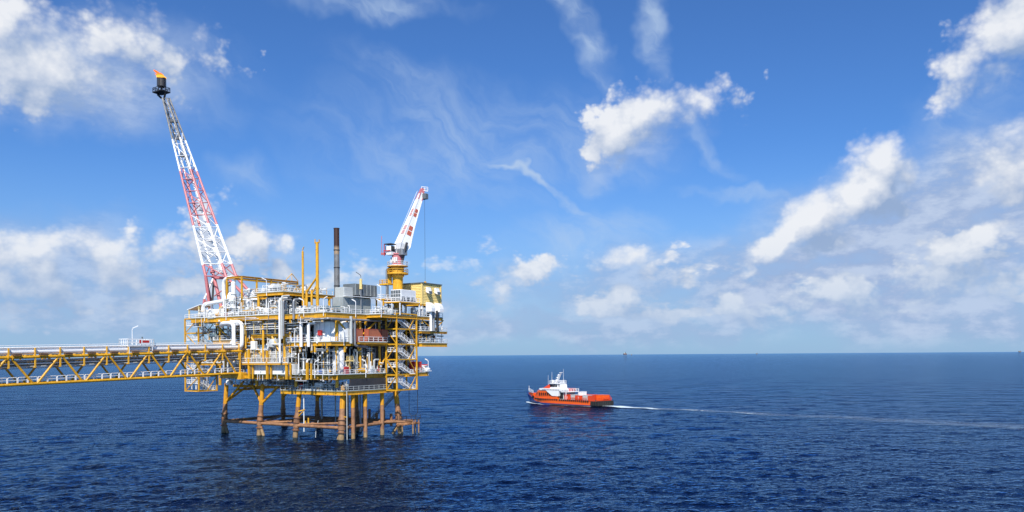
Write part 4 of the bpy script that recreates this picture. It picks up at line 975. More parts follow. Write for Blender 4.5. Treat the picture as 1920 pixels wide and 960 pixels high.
part('filter_house', MB().cbox((-5.8, 7.6, D3+5.0), (-1.6, 16.2, D3+8.0), .1), 'slate', ge)
for k in range(6): part('filter_rib', MB().box((-1.598, 7.8+1.42*k, D3+5.1), (-1.50, 7.95+1.42*k, D3+7.9)), 'grey', ge)
part('duct_house', MB().cbox((-5.4, 4.2, D3+4.36), (-2.2, 7.55, D3+6.9), .1), 'light_grey', ge)
part('under_frame', MB().box((-5.2, 7.7, D3+4.352), (-2.2, 14.1, D3+4.98)), 'black', ge)
part('walkway', MB().box((-1.9, 3.6, D3+4.5), (-.9, 16.0, D3+4.65)), 'white', ge)
part('davit', MB().tube((-1.2, 9.4, D3+6.6), (-1.2, 9.4, D3+9.3), .40, .34, n=10), 'cream', ge)
part('davit_arm', MB().pipe([(-1.2, 9.4, D3+9.6), (-1.2, 9.4, D3+10.2), (-1.2, 7.6, D3+10.9)], .08), 'slate', ge)
part('davit_arm', MB().tube((-1.2, 9.4, D3+1.5), (-1.2, 9.4, D3+6.6), .14, n=8), 'steel', ge)
ap = thing('access_stage', 'small yellow access stage with white rails right of the grey enclosure', 'stage', (-1.5, 16.5, D3))
part('floor', MB().box((-2.6, 16.6, D3+4.2), (.2, 22, D3+4.5)), 'yellow', ap); part('railing', MB().rail([V3((-2.6, 16.7, D3+4.5)), V3((.15, 16.7, D3+4.5)), V3((.15, 22, D3+4.5))], r=.055, gap=1.5), 'white', ap)
for x, y in ((-2.4, 16.8), (0, 16.8), (0, 21.6)): part('leg', MB().beam((x, y, D3), (x, y, D3+4.2), .3, .3), 'yellow', ap)
st = thing('cooler_stage', 'white railed stage under the box cooler at the head of the stair tower', 'stage', (.6, 17, D3))
part('floor', MB().box((-.5, 17.2, D3+3.3), (5.4, 25.8, D3+3.6)), 'yellow', st); part('railing', MB().rail([V3((-.5, 17.3, D3+3.6)), V3((5.3, 17.3, D3+3.6)), V3((5.3, 25.7, D3+3.6))], r=.06, gap=1.3), 'white', st)
for x, y in ((-.3, 17.4), (5.2, 17.4), (5.2, 25.6), (2.5, 17.4)): part('leg', MB().beam((x, y, D3), (x, y, D3+3.3), .25, .25), 'white', st)
ac = thing('box_cooler', 'white box cooler with dark square grilles in front of the crane column', 'cooler', (1.3, 17.9, D3+3.6), group=None)
part('housing', MB().cbox((1.3, 18.2, D3+3.6), (4.9, 24.6, D3+6.9), .12), 'white', ac)
for i in range(4):
    for j in range(3): part('grille', MB().box((1.5+.84*i, 18.14, D3+3.8+1.02*j), (2.2+.84*i, 18.198, D3+4.65+1.02*j)), 'slate', ac)
for k in range(3): part('side_grille', MB().box((4.902, 18.6+2*k, D3+3.9), (4.95, 19.8+2*k, D3+5.0)), 'slate', ac)
part('dome', MB().lathe((-.4, 19.6, D3), [(1.5, 0), (1.5, 1.6), (1.1, 2.6), (0, 3.1)], 16), 'light_grey', plat, smooth=True)

# ---- tanks
tk = thing('storage_tank', 'large round white tank on the production deck left of the red containers', 'tank', (-4.4, 2.7, D2))
part('shell', MB().lathe((-4.4, 2.7, D2), [(4.9, 0), (4.9, 4.9), (4.6, 5.2), (0, 5.5)], 40), 'white_clean', tk, smooth=True)
for k in range(20):
    a = -math.pi+k*math.pi/10; part('seam', MB().tube((-4.4+4.92*math.cos(a), 2.7+4.92*math.sin(a), D2), (-4.4+4.92*math.cos(a), 2.7+4.92*math.sin(a), D2+4.9), .05, n=6), 'light_grey', tk)
for k in range(5): part('tank_nozzle', MB().tube((-2.0+.8*k, -1.6+.5*k, D2), (-2.0+.8*k, -1.6+.5*k, D2+rnd.uniform(1.6, 3)), .13, n=8), 'white', tk)
t2 = thing('white_column_tank', 'upright white column tank on the cellar deck below the round tank', 'tank', (-1.4, 1.2, D1))
part('shell', MB().lathe((-1.4, 1.2, D1), [(1.5, 0), (1.5, 6.2), (1.2, 6.7), (0, 6.9)], 24), 'white_clean', t2, smooth=True)
part('caged_ladder', MB().rail([V3((.4, 2.4, D1+3.4)), V3((.4, 4.6, D1+3.4))], gap=.7).beam((.3, 2.4, D1), (.3, 2.4, D1+4.4), .09, .09).beam((.3, 3.0, D1), (.3, 3.0, D1+4.4), .09, .09).box((-.2, 2.2, D1+3.2), (.6, 4.8, D1+3.4)), 'cream', t2)
wt = thing('walled_skid', 'long white walled skid on the cellar deck behind the yellow stanchions', 'skid', (-30, -2.9, D1))
for k, (a, b) in enumerate(((-28.8, -22.9), (-22.85, -15.9), (-15.85, -13.2))):
    w = part('wall_panel', MB().box((a+.03, -3.0, D1), (b-.03, -.6, D1+2.7)), 'white_clean', wt)
    for q in range(int((b-a)/1.1)): part('stiffener', MB().box((a+.5+q*1.1, -3.04, D1+1.35), (a+.56+q*1.1, -3.002, D1+2.65)), 'light_grey', w)
for x, wd, hh in ((-25.0, .5, .9), (-21.4, .35, 1.1), (-20.9, .3, .7), (-17.0, .35, 1.1), (-16.5, .3, .6), (-14.2, .4, .9)):
    part('gauge', MB().box((x, -3.09, D1+.35), (x+wd*.5, -3.003, D1+.35+hh*.5)).box((x+.1, -3.09, D1+.55+hh*.5), (x+wd*.5, -3.003, D1+.45+hh)), 'grey', wt)
single('equipment_box', MB().cbox((-30.3, -3.35, D1), (-29.0, -2.9, D1+1.35)), 'blue', 'blue box on the cellar deck at the left end of the white wall', 'box', (-29.6, -3.1, D1))
single('fire_box', MB().cbox((-4.3, -3.1, D2+1.6), (-3.2, -2.5, D2+2.9)).tube((-3.75, -2.8, D2), (-3.75, -2.8, D2+1.6), .08), 'red', 'small red fire box in front of the round white tank', 'fire box', (-3.75, -2.8, D2))
single('fire_box', MB().cbox((1.0, .5, D1), (1.5, 1.9, D1+1.9)), 'red', 'red fire box at the cellar deck rail in front of the column tank', 'fire box', (1.2, 1.2, D1))
single('fuel_drum', MB().lathe((.9, 5.4, D1+.75), [(0, 0), (.7, .02), (.7, 2.6), (0, 2.62)], 16, 'y'), 'yellow', 'yellow horizontal drum lying on the cellar deck by the rail', 'drum', (.9, 5.4, D1), smooth=True)
single('fire_box', MB().cbox((1.7, 25.4, D1), (3.6, 28.6, D1+2.9)), 'red', 'large red cabinet at the far right corner of the cellar deck', 'cabinet', (2.6, 27, D1))
raft = lambda x, y, z, ax, lab: single('life_raft', MB().lathe((x, y, z+.55), [(0, 0), (.34, .05), (.44, .2), (.44, 1.4), (.34, 1.55), (0, 1.6)], 14, ax).box((x-.5 if ax == 'y' else x, y-.5 if ax == 'x' else y, z), (x+.5 if ax == 'y' else x+1.9, y+.5 if ax == 'x' else y+1.9, z+.2)), 'white_clean', lab, 'life raft', (x, y, z), group='life raft canisters', smooth=True)
raft(1.0, 9.6, D1, 'y', 'white life raft canister right of the yellow drum'); raft(4.6, 29.2, D1+.2, 'y', 'white life raft canister at the outermost right corner of the cellar deck'); raft(3.6, 28.9, D1+.4, 'y', 'white life raft canister beside the large red cabinet')

# ---- shipping containers on the right face
def container(x0, x1, y0, y1, z, h, label):
    t = thing('shipping_container', label, 'container', (x0, y0, z), group='red containers on the production deck')
    part('body', MB().box((x0, y0, z+.12), (x1, y1, z+h)), 'brick_face', t)
    for x, y in ((x0, y0), (x1, y0), (x1, y1), (x0, y1)): part('corner_post', MB().box((x-.09, y-.09, z), (x+.09, y+.09, z+h+.04)), 'brick_red', t)
    for a, b in (((x0, y0), (x1, y0)), ((x1, y0), (x1, y1))):
        for zz in (z+.12, z+h-.06): part('rail', MB().beam((*a, zz), (*b, zz), .16, .16), 'brick_red', t)
    n = int((y1-y0)/.45)
    for k in range(n): part('rib', MB().box((x1, y0+.2+k*.45, z+.25), (x1+.05, y0+.42+k*.45, z+h-.2)), 'brick_face', t)
    for k in range(4): part('door_bar', MB().tube((x0+(x1-x0)*(.2+.2*k), y0-.05, z+.2), (x0+(x1-x0)*(.2+.2*k), y0-.05, z+h-.1), .035, n=6), 'brick_red', t)
container(.1, 1.2, 4.9, 7.2, D2, 3.3, 'narrow red container nearest the round tank, partly behind its neighbour')
container(.75, 2.0, 8.6, 13.2, D2, 3.35, 'longer rust red container between the narrow one and the one by the stair tower')
container(.75, 2.0, 13.7, 16.0, D2, 3.3, 'short rust red container next to the stair tower')

# ---- white process piping around the flare end
def fat(pts, r, mat='white_clean', name='process_pipe'): return part(name, MB().pipe([V3(p) for p in pts], r, 12, bend=r*3), mat, plat, smooth=True)
fat([(-48.6, -2.5, D3+.3), (-48.6, -2.5, D3+3.9), (-41.2, -2.5, D3+4.4), (-39.9, -2.5, D3+4.6), (-39.9, -2.5, D3+10.4), (-36.0, -2.5, D3+10.8)], .55)
fat([(-46.2, -1.5, D3+.2), (-46.2, -1.5, D3+3.6)], .3)
fat([(-35.6, -2.8, D3+1), (-35.6, -2.8, D3+9.2)], .62); part('vessel_cap', MB().lathe((-35.6, -2.8, D3+9.1), [(.62, 0), (.5, .35), (0, .5)], 14), 'white_clean', plat, smooth=True)
for z in (3.6, 4.2, 6.0): part('flange', MB().lathe((-35.6, -2.8, D3+z), [(.8, 0), (.8, .18)], 14), 'light_grey', plat)
part('separator', MB().lathe((-38.0, -1.6, D3+1.6), [(.5, 0), (1.5, .9), (1.6, 2.2), (1.5, 4.2), (.9, 5.0), (0, 5.3)], 20), 'white_clean', plat, smooth=True)
part('yellow_frame', MB().beam((-38.6, -2, D3+6.3), (-36.0, -2, D3+6.3), .3, .3).beam((-38.8, -2, D3+6.3), (-38.8, -2, D3+9.6), .25, .25).beam((-38.6, -2, D3+9.4), (-36.2, -2, D3+9.4), .25, .25), 'yellow', plat)
for x in (-47, -43.5): cabinet(x, -3.4, D3, 2.6, 1.6, 2.3, 'white')
# ---- lamp posts: one built, the others copied
def lamp_proto(label):
    t = thing('lamp_post', label, 'lamp post', (0, 0, 0), group='white lamp posts on the deck rails')
    part('pole', MB().pipe([V3((0, 0, -.9)), V3((0, 0, 3.0)), V3((-.25, 0, 3.3))], .085, 6), 'white_clean', t)
    part('lamp_head', MB().beam((-.2, 0, 3.25), (-1.25, 0, 3.75), .26, .2), 'white_clean', t)
    return t
lp = None
for (x, y, z, rot, lab) in ((-.2, -5.1, D3, 180, 'lamp post at the near corner of the main deck, bent to the right'), (.55, 5.5, D3, 0, 'lamp post in front of the grey generator enclosure'), (5.3, 9.8, D3, 20, 'lamp post at the start of the crane side deck'), (.3, 15.5, D3+4.5, 0, 'lamp post on the small yellow access stage'),
                       (-6.9, -5.1, D3, 20, 'lamp post left of the near corner, leaning inward over yellow posts'), (-19.5, -5.1, D3, 200, 'lamp post over the five level pipe rack'), (-35.8, -5.1, D3, 180, 'lamp post below the white pipe arch'), (-11.6, -3.7, D2, 180, 'lamp post among the white risers of the production deck'),
                       (.8, .9, D2, 0, 'lamp post beside the round tank'), (-4.8, -3.6, D1, 200, 'lamp post on the cellar deck left of the column tank'), (1.9, 7.6, D1, 0, 'lamp post at the yellow drum'), (4.6, 30.2, D1, 0, 'lamp post above the far right cellar corner'),
                       (-44.6, -5.1, D3, 190, 'lamp post over the flare end rail'), (-22.4, -3.1, D4, 60, 'lamp post on the roof of the top module')):
    if lp is None: lp = o = lamp_proto(lab)
    else: o = copy_tree(lp); o['label'] = lab
    o.location = PLAT.M @ V3((x, y, z)); o.rotation_euler = (0, 0, PLAT.r+R(rot))
single('hose', MB().pipe([V3(p) for p in ((2.0, 24.9, 11.8), (2.0, 24.9, 5.2), (3.1, 25.2, 4.2), (4.4, 25.6, 5.2), (4.4, 25.6, 12.3))], .07, 6, bend=1.2), 'black', 'thin black hose hanging in a loop under the stair tower', 'hose', (3, 25, 11.8))

# ================================================================== BRIDGE
XB, XB2 = -30.5, -36.2                                  # near and far truss planes
def ztop(y): return 22.55+.0235*(y+3)
def zbot(y): return 16.72+.0195*(y+5)
YE = -88.0
br = thing('connecting_bridge', 'long yellow tubular truss bridge carrying white pipes from the left to the platform', 'bridge', (XB, -4, ztop(-4)))
for x in (XB, XB2):
    part('chord', MB().tube((x, -3.2, ztop(-3.2)), (x, YE, ztop(YE)), .33, n=12), 'yellow', br, smooth=True)
    part('chord', MB().tube((x, -4.6, zbot(-4.6)), (x, YE, zbot(YE)), .31, n=12), 'yellow', br, smooth=True)
    nodes = [-10.5-10.4*k for k in range(8)]; low = [-15.8-10.4*k for k in range(7)]
    part('end_post', MB().tube((x, -5.0, ztop(-5)), (x, -5.0, zbot(-5)), .26, n=10), 'yellow', br, smooth=True)
    part('diagonal', MB().tube((x, nodes[0], ztop(nodes[0])), (x, -6.2, zbot(-6)), .21, n=8), 'yellow', br, smooth=True)
    for k, yn in enumerate(nodes):
        if k < len(low): part('diagonal', MB().tube((x, yn-.35, ztop(yn)), (x, low[k]+.35, zbot(low[k])), .23, n=8), 'yellow', br, smooth=True)
        if k > 0: part('diagonal', MB().tube((x, yn+.35, ztop(yn)), (x, low[k-1]-.35, zbot(low[k-1])), .23, n=8), 'yellow', br, smooth=True)
for y in (-21.0, -62.3):                                # lifting bands
    for dy in (-.45, .45): part('band', MB().tube((XB, y+dy-.12, ztop(y)), (XB, y+dy+.12, ztop(y)), .55, n=14), 'yellow', br)
for k in range(16):                                     # pipe supports
    y = -5.4-5.2*k
    for xx in (XB+.1, XB2): p = part('pipe_support', MB().beam((xx, y, ztop(y)-2.2), (xx, y, ztop(y)+1.9), .26, .26), 'yellow_rail', br)
    for dz_, w_ in ((.35, .3), (-1.0, .22), (-2.1, .24)): part('cross_beam', MB().beam((XB, y, ztop(y)+dz_), (XB2, y, ztop(y)+dz_), w_, w_), 'yellow', p)
    if k % 2: part('cross_beam', MB().beam((XB, y, zbot(y)), (XB2, y, zbot(y)), .25, .3), 'yellow', p)
    part('spring_hanger', MB().cbox((XB+.3, y+.6, ztop(y)+.36), (XB+1.0, y+2.2, ztop(y)+.75)), 'hatch', br)
def along(x, dz, r, mat, n=10, name='bridge_pipe', y0=-3.4):
    return part(name, MB().tube((x, y0, ztop(y0)+dz), (x, YE, ztop(YE)+dz), r, n=n), mat, br, smooth=True)
along(XB+.9-1.6, 1.12, .55, 'white_clean', 14, y0=-5); along(XB-2.0, 1.15, .50, 'white_clean', 14, y0=-5)
along(XB-3.4, 1.9, .22, 'pipe_white'); along(XB-4.5, 2.0, .14, 'pipe_white'); along(XB-.1, 2.42, .07, 'white_clean', 6); along(XB-.1, 1.98, .10, 'white_clean', 8)
for k, (dx, dz, r, mt) in enumerate(((-.4, -.75, .15, 'steel'), (-1.1, -.8, .2, 'light_grey'), (-1.9, -.75, .22, 'pipe_white'), (-3.0, -.8, .2, 'steel'), (-.5, -1.35, .13, 'pipe_white'), (-1.2, -1.6, .16, 'slate'), (-2.0, -1.75, .2, 'light_grey'), (-3.2, -1.85, .18, 'pipe_white'), (-4.2, -1.8, .2, 'steel'), (-.6, -1.95, .12, 'light_grey'))):
    along(XB+dx, dz, r, mt, 8)
part('cable_tray', MB().beam((XB-2.6, -4, ztop(-4)-2.35), (XB-2.6, YE, ztop(YE)-2.35), 2.2, .10), 'steel', br)
part('cable_tray', MB().beam((XB-4.3, -4, ztop(-4)-1.2), (XB-4.3, YE, ztop(YE)-1.2), 1.6, .35), 'light_grey', br)
part('bridge_walkway', MB().beam((XB-1.6, -4.4, zbot(-4)+.1), (XB-1.6, YE, zbot(YE)+.1), 1.7, .12), 'steel', br)
for x in (XB-.3, XB-2.45):
    m = MB()
    for k in range(42):
        y = -4.8-2.0*k; z = zbot(y)+.3
        m.pipe([V3((x, y, z)), V3((x, y, z+1.15)), V3((x, y-1.8, z+1.15-.03)), V3((x, y-1.8, z-.03))], .075, 6, bend=.22).beam((x, y, z+.6), (x, y-1.8, z+.56), .08, .08)
    part('bridge_railing', m, 'white', br, kind='stuff')
part('landing_block', MB().cbox((XB-.9, -5.7, 15.1), (XB+.9, -3.45, 16.9), .1).box((XB-3, -5.2, 15.3), (XB-.95, -3.5, 16.1)), 'yellow', br)
part('landing_girder', MB().ibeam((XB-8.0, -4.3, 15.9), (XB+2.3, -4.3, 15.9), .5, 1.1), 'yellow', br)
# big white expansion loops rising from the bridge pipes to the main deck
zz = ztop(-5)+1.12
def loop(x, y, xr, dzr, lab=None):
    return part('expansion_loop', MB().pipe([V3((x, YE*.0-6.5, zz-.05)), V3((x, y, zz)), V3((xr, y, zz)), V3((xr, y, 30.0+dzr)), V3((xr-4.6, y, 30.0+dzr)), V3((xr-6.5, y+1.2, 29.3+dzr))], .52, 14, bend=1.5), 'white_clean', br, smooth=True)
loop(XB-.7, -5.6, -32.2, .0); loop(XB-2.0, -4.8, -29.9, .25)
# little inspection platform with a sign and a lamp standing on top of the bridge
yp0, yp1 = PX(239, 650, XB).y, PX(287, 650, XB).y
ip = thing('inspection_platform', 'small white railed platform with a red sign standing on top of the bridge', 'platform', (XB-1.5, yp0, ztop(yp0)+1.9))
zp = ztop(yp0)+1.95
part('floor', MB().box((XB-3.2, yp0, zp-.12), (XB+.3, yp1, zp)), 'white', ip)
part('railing', MB().rail([V3((XB+.3, yp0, zp)), V3((XB+.3, yp1, zp)), V3((XB-3.2, yp1, zp)), V3((XB-3.2, yp0, zp)), V3((XB+.3, yp0, zp))], r=.06, gap=1.0, h=1.6), 'white', ip)
for yy in (yp0+.3, yp1-.3): part('floor_post', MB().beam((XB+.2, yy, ztop(yy)), (XB+.2, yy, zp), .16, .16), 'white', ip)
sg = part('sign_board', MB().box((XB+.36, yp1-3.9, zp+.35), (XB+.42, yp1-1.0, zp+1.45)), 'white_clean', ip)
part('sign_lettering', MB().box((XB+.421, yp1-3.0, zp+.75), (XB+.44, yp1-1.25, zp+1.3)), 'red', sg)
part('sign_lettering', MB().box((XB+.421, yp1-3.8, zp+.6), (XB+.44, yp1-3.35, zp+1.4)), 'red', sg)
part('sensor', MB().lathe((XB-.5, (yp0+yp1)/2+.8, zp+1.6), [(.15, 0), (.18, .5), (0, .6)], 10), 'slate', ip)
o = copy_tree(lp); o['label'] = 'lamp post on the inspection platform above the bridge'; o.location = PLAT.M @ V3((XB, yp0+1.2, zp+.9)); o.rotation_euler = (0, 0, PLAT.r+R(-115)); del o['group']

# ================================================================== WORK BOAT
hd_ = V3((-.68, .73, 0)).normalized()
BO = Frame((33.3, 318.0, 0), math.atan2(hd_.y, hd_.x))      # x forward from the port stern corner, y to port
BO.o = Vector((33.3, 318.0, 0))+Vector((-hd_.y, hd_.x, 0))*-5.0; BO.M = Matrix.Translation(BO.o) @ Matrix.Rotation(BO.r, 4, 'Z')
LB, HW = 43.0, 4.9
bt = thing('work_boat', 'orange and blue offshore crew boat with white wheelhouse steaming to the left', 'boat', (LB*.45, 0, 0), BO)
def hull_mesh(z0, z1, inset0=0.0, inset1=0.0, xa=0, xb=LB, xa1=None):
    """hull band between two levels; outline narrows to the stem, which rakes forward"""
    def outline(zf, ins, xa):
        pts = []
        for k in range(17):
            t = xa/LB+(xb-xa)/LB*k/16; s = t
            w = HW*(1.0 if s < .55 else max(.02, math.cos((s-.55)/.45*math.pi/2)**.85))*(0.93+.07*min(1, s*4))-ins
            w = max(w, .03); rake = (zf-1.2)*.75*max(0, (s-.7)/.3)**1.5
            flare = 1+.05*zf*max(0, (s-.5)/.5)
            pts.append((t*LB+rake, w*flare))
        return pts
    m = MB(); n0 = 17; o = [outline(z0, inset0, xa), outline(z1, inset1, xa if xa1 is None else xa1)]
    sheer = lambda t: max(0, (t-.55)/.45)**2*1.0
    for zi, (z, ol) in enumerate(zip((z0, z1), o)):
        for sgn in (1, -1):
            for i, (x, w) in enumerate(ol): m.v.append((x, sgn*w, z+(sheer(i/16*(xb-xa)/LB+xa/LB) if zi and z1 > 2 else (sheer(i/16*(xb-xa)/LB+xa/LB)*(z0 > 2)))))
    I = lambda zi, s, i: zi*34+s*17+i
    for i in range(16):
        m.f.append((I(0, 0, i), I(1, 0, i), I(1, 0, i+1), I(0, 0, i+1))); m.f.append((I(0, 1, i), I(0, 1, i+1), I(1, 1, i+1), I(1, 1, i)))
        m.f.append((I(1, 0, i), I(1, 1, i), I(1, 1, i+1), I(1, 0, i+1))); m.f.append((I(0, 0, i), I(0, 0, i+1), I(0, 1, i+1), I(0, 1, i)))
    m.f.append((I(0, 0, 0), I(0, 1, 0), I(1, 1, 0), I(1, 0, 0))); m.f.append((I(0, 0, 16), I(1, 0, 16), I(1, 1, 16), I(0, 1, 16)))
    return m
part('lower_hull', hull_mesh(-1.2, .62), 'hull_blue', bt, smooth=False)
part('hull', hull_mesh(.622, 2.3, -.02, -.02), 'orange', bt)
part('bow_plating', hull_mesh(.60, 3.35, -.05, -.07, LB*.74, LB*1.0, LB*.955), 'hull_blue', bt)
part('main_deck', MB().box((.3, -HW+.3, 2.302), (LB*.80, HW-.3, 2.36)), 'hatch', bt)
part('waterline_band', hull_mesh(-.4, .42, -.03, -.03, 0, LB*.60), 'dark', bt)
# forward superstructure (orange), narrow towards the bow
def taper(x0, x1, w0, w1, z0, z1, dx0=0, dx1=0, wi=0.0):
    m = MB(); return m.quadbox([(x0, -w0, z0), (x1, -w1, z0), (x1, w1, z0), (x0, w0, z0), (x0+dx0, -w0+wi, z1), (x1+dx1, -w1+wi, z1), (x1+dx1, w1-wi, z1), (x0+dx0, w0-wi, z1)])
part('fore_house', taper(21.5, 33.5, 4.75, 3.9, 2.35, 5.9, .3, -.3, .1), 'orange', bt)
part('fore_house', taper(33.5, 38.8, 3.9, 2.0, 2.35, 5.85, -.3, -3.0, .1), 'orange', bt)
part('bulwark', taper(38.0, 42.3, 2.5, .5, 3.0, 4.4, 0, 1.0, 0), 'orange', bt)
for k in range(6): part('window', MB().box((25.9+1.25*k, 4.55-.06*k, 3.9), (26.5+1.25*k, 4.70-.06*k, 4.9)), 'glass_dark', bt)
for k in range(6): part('window', MB().box((25.9+1.25*k, -4.72+.06*k, 3.9), (26.5+1.25*k, -4.55+.06*k, 4.9)), 'glass_dark', bt)
part('white_side', taper(21.0, 24.6, 4.82, 4.82, 3.7, 5.9, -.4, 3.6, .02), 'white_clean', bt)
part('bridge_deck', taper(19.5, 32.6, 4.85, 4.1, 5.92, 6.75, 0, .3, 0), 'white_clean', bt)
for k in range(11): part('vent_slot', MB().box((20.6+.95*k, 4.80-.045*k, 6.12), (21.2+.95*k, 4.86-.045*k, 6.38)), 'slate', bt)
part('visor', taper(28.2, 32.0, 3.0, 2.6, 6.76, 8.4, .2, -3.2, .3), 'orange_red', bt)
wh = part('wheelhouse', taper(23.6, 28.5, 2.5, 2.3, 6.77, 8.75, .2, -.8, .2), 'white_clean', bt)
for k in range(5): part('window', MB().box((23.85+.88*k, 2.1, 7.3), (24.5+.88*k, 2.47, 8.45)), 'glass_dark', wh)
for k in range(3): part('window', MB().box((27.8, -1.9+1.4*k, 7.4), (28.3, -.9+1.4*k, 8.4)), 'glass_dark', wh)
for k in range(2): part('window', MB().box((23.55, -1.7+2.2*k, 7.3), (23.85, -.6+2.2*k, 8.5)), 'glass_dark', wh)
part('wheelhouse_roof', MB().cbox((23.2, -2.7, 8.77), (28.2, 2.7, 8.95), .1), 'white_clean', bt)
part('railing', MB().rail([V3((23.3, 2.6, 8.95)), V3((28.0, 2.6, 8.95)), V3((28.0, -2.6, 8.95)), V3((23.3, -2.6, 8.95)), V3((23.3, 2.6, 8.95))], r=.07, gap=1.4, h=1.1), 'white_clean', bt)
part('funnel', taper(21.4, 22.7, -1.2, -1.2, 6.76, 8.6, .3, -.3, .0).quadbox([(21.4, 1.3, 6.76), (22.7, 1.3, 6.76), (22.7, 2.4, 6.76), (21.4, 2.4, 6.76), (21.6, 1.4, 8.6), (22.5, 1.4, 8.6), (22.5, 2.3, 8.6), (21.6, 2.3, 8.6)]), 'white_clean', bt)
mast = part('mast', MB().beam((26.6, .45, 8.9), (24.0, .2, 13.3), .30, .30).beam((26.6, -.45, 8.9), (24.0, -.2, 13.3), .36, .36), 'white_clean', bt)
for t in (.25, .5, .75): part('crosstree', MB().box((26.6-2.6*t-.1, -.7+.3*t, 8.9+4.4*t), (26.6-2.6*t+1.1, .7-.3*t, 8.9+4.4*t+.12)).cbox((26.6-2.6*t+.4, -.25, 9.02+4.4*t), (26.6-2.6*t+.9, .25, 9.4+4.4*t), .1), 'white_clean', mast)
part('radar', MB().beam((23.9, -.9, 13.4), (23.9, .9, 13.4), .25, .22), 'white_clean', mast)
for x, y, z, h in ((28.9, 2.6, 6.7, 5.6), (27.0, 2.3, 8.9, 4.8), (23.6, 2.3, 8.9, 3.6), (24.6, -2.3, 8.9, 6.0)): part('antenna', MB().tube((x, y, z), (x, y, z+h), .07, .03, n=6), 'white_clean', bt)
part('radome', MB().lathe((27.4, 1.3, 8.95), [(.25, 0), (.25, .4), (.5, .55), (.55, .9), (.3, 1.3), (0, 1.35)], 14), 'white_clean', bt, smooth=True)
part('boat_deck', MB().box((16.9, -3.6, 5.4), (20.8, 4.4, 5.62)), 'white_clean', bt)
part('railing', MB().rail([V3((20.8, 4.3, 5.62)), V3((17.0, 4.3, 5.62)), V3((17.0, -3.5, 5.62))], r=.08, gap=1.5, h=1.15), 'white_clean', bt)
for x in (17.1,):
    for y in (4.2, -3.4): part('deck_post', MB().beam((x, y, 2.36), (x, y, 5.4), .22, .22), 'white_clean', bt)
part('aft_house', MB().cbox((19.0, -3.4, 2.36), (23.0, 3.6, 5.38), .1), 'light_grey', bt)
part('doorway', MB().box((19.3, 3.6, 2.6), (21.4, 3.66, 5.1)), 'black', bt)
part('rescue_cradle', MB().beam((17.3, 2.8, 6.0), (20, 2.8, 6.3), .3, .3), 'white_clean', bt)
part('bow_rail', MB().rail([V3((38.5, 2.2, 4.4)), V3((43.0, .5, 5.2))], r=.06, gap=1.2), 'white_clean', bt)
part('jackstaff', MB().tube((43.2, 0, 4.6), (43.3, 0, 7.4), .08, n=6), 'white_clean', bt)
part('anchor', MB().box((36.6, 3.5, 2.2), (37.6, 3.85, 3.4)), 'black', bt)
for k in range(13): part('tyre_fender', MB().lathe((21.6+1.12*k, HW+.02-.05*max(0, k-3)**1.6*.5, 2.2), [(.18, 0), (.36, .02), (.36, .24), (.18, .26)], 10, 'y'), 'rubber', bt)
for k in range(15): part('tyre_fender', MB().lathe((4.4+1.12*k, HW-.02, 2.15), [(.18, 0), (.38, .02), (.38, .26), (.18, .28)], 10, 'y'), 'rubber', bt)
part('side_bulwark', MB().box((1.0, HW-.3, 2.3), (4.5, HW-.05, 4.5)), 'orange_red', bt); part('side_bulwark', MB().box((1.0, -HW+.05, 2.3), (13, -HW+.3, 4.3)), 'orange_red', bt)
part('crash_rail', MB().rail([V3((4.5, HW-.2, 2.35)), V3((14.0, HW-.2, 2.35))], r=.07, gap=1.2), 'orange_red', bt)
for k in range(7): part('stern_fender', MB().lathe((-.42, -4.2+1.4*k, .35), [(.25, 0), (.68, .1), (.68, 1.9), (.25, 2.0)], 12), 'rubber', bt, smooth=True)
for k in range(3): part('stern_fender', MB().lathe((.2+1.1*k, HW+.1, .5), [(.2, 0), (.5, .1), (.5, 1.7), (.2, 1.8)], 12), 'rubber', bt, smooth=True)
part('stern_rail', MB().rail([V3((.2, 4.6, 2.4)), V3((.2, -4.6, 2.4))], r=.07, gap=1.5), 'orange_red', bt)
# lettering and number on the hull
def letters(txt, size, mat, loc, rot, parent, name='lettering'):
    cu = bpy.data.curves.new(name, 'FONT'); cu.body = txt; cu.size = size; cu.extrude = .015; cu.materials.append(MATS[mat])
    cu.align_x = 'CENTER'
    tmp = bpy.data.objects.new('tmp', cu); me = bpy.data.meshes.new_from_object(tmp); bpy.data.objects.remove(tmp)
    if not me.materials: me.materials.append(MATS[mat])
    o = bpy.data.objects.new(name, me); link(o, parent); o.location = V3(loc)-BASE[parent.name]; o.rotation_euler = rot; return o
def cargo(name, a, b, mat, label, cat, txt=None, ribs=True, group=None):
    t = thing(name, label, cat, ((a[0]+b[0])/2, (a[1]+b[1])/2, a[2]), BO, group)
    part('body', MB().cbox(a, b, .06), mat, t)
    if ribs:
        n = max(2, int((b[0]-a[0])/.6))
        for k in range(n): part('rib', MB().box((a[0]+.2+k*.6, b[1], a[2]+.2), (a[0]+.34+k*.6, b[1]+.06, b[2]-.15)), mat, t)
        part('lid', MB().box((a[0]-.06, a[1]-.06, b[2]), (b[0]+.06, b[1]+.06, b[2]+.12)), mat, t)
    if txt: letters(txt, 1.5, 'white_clean', ((a[0]+b[0])/2, b[1]+.1, a[2]+.4), (R(90), 0, R(180)), t, 'number')
    return t
ZD = 2.36
cargo('cargo_tank', (14.8, .8, ZD), (18.0, 4.2, ZD+1.95), 'orange_red', 'orange cargo tank marked 1 just behind the boat superstructure', 'tank', '1', group='cargo on the boat deck')
cargo('cargo_tank', (8.3, .6, ZD), (12.0, 4.2, ZD+1.8), 'orange_red', 'orange cargo tank marked 2 between the two pale crates', 'tank', '2', group='cargo on the boat deck')
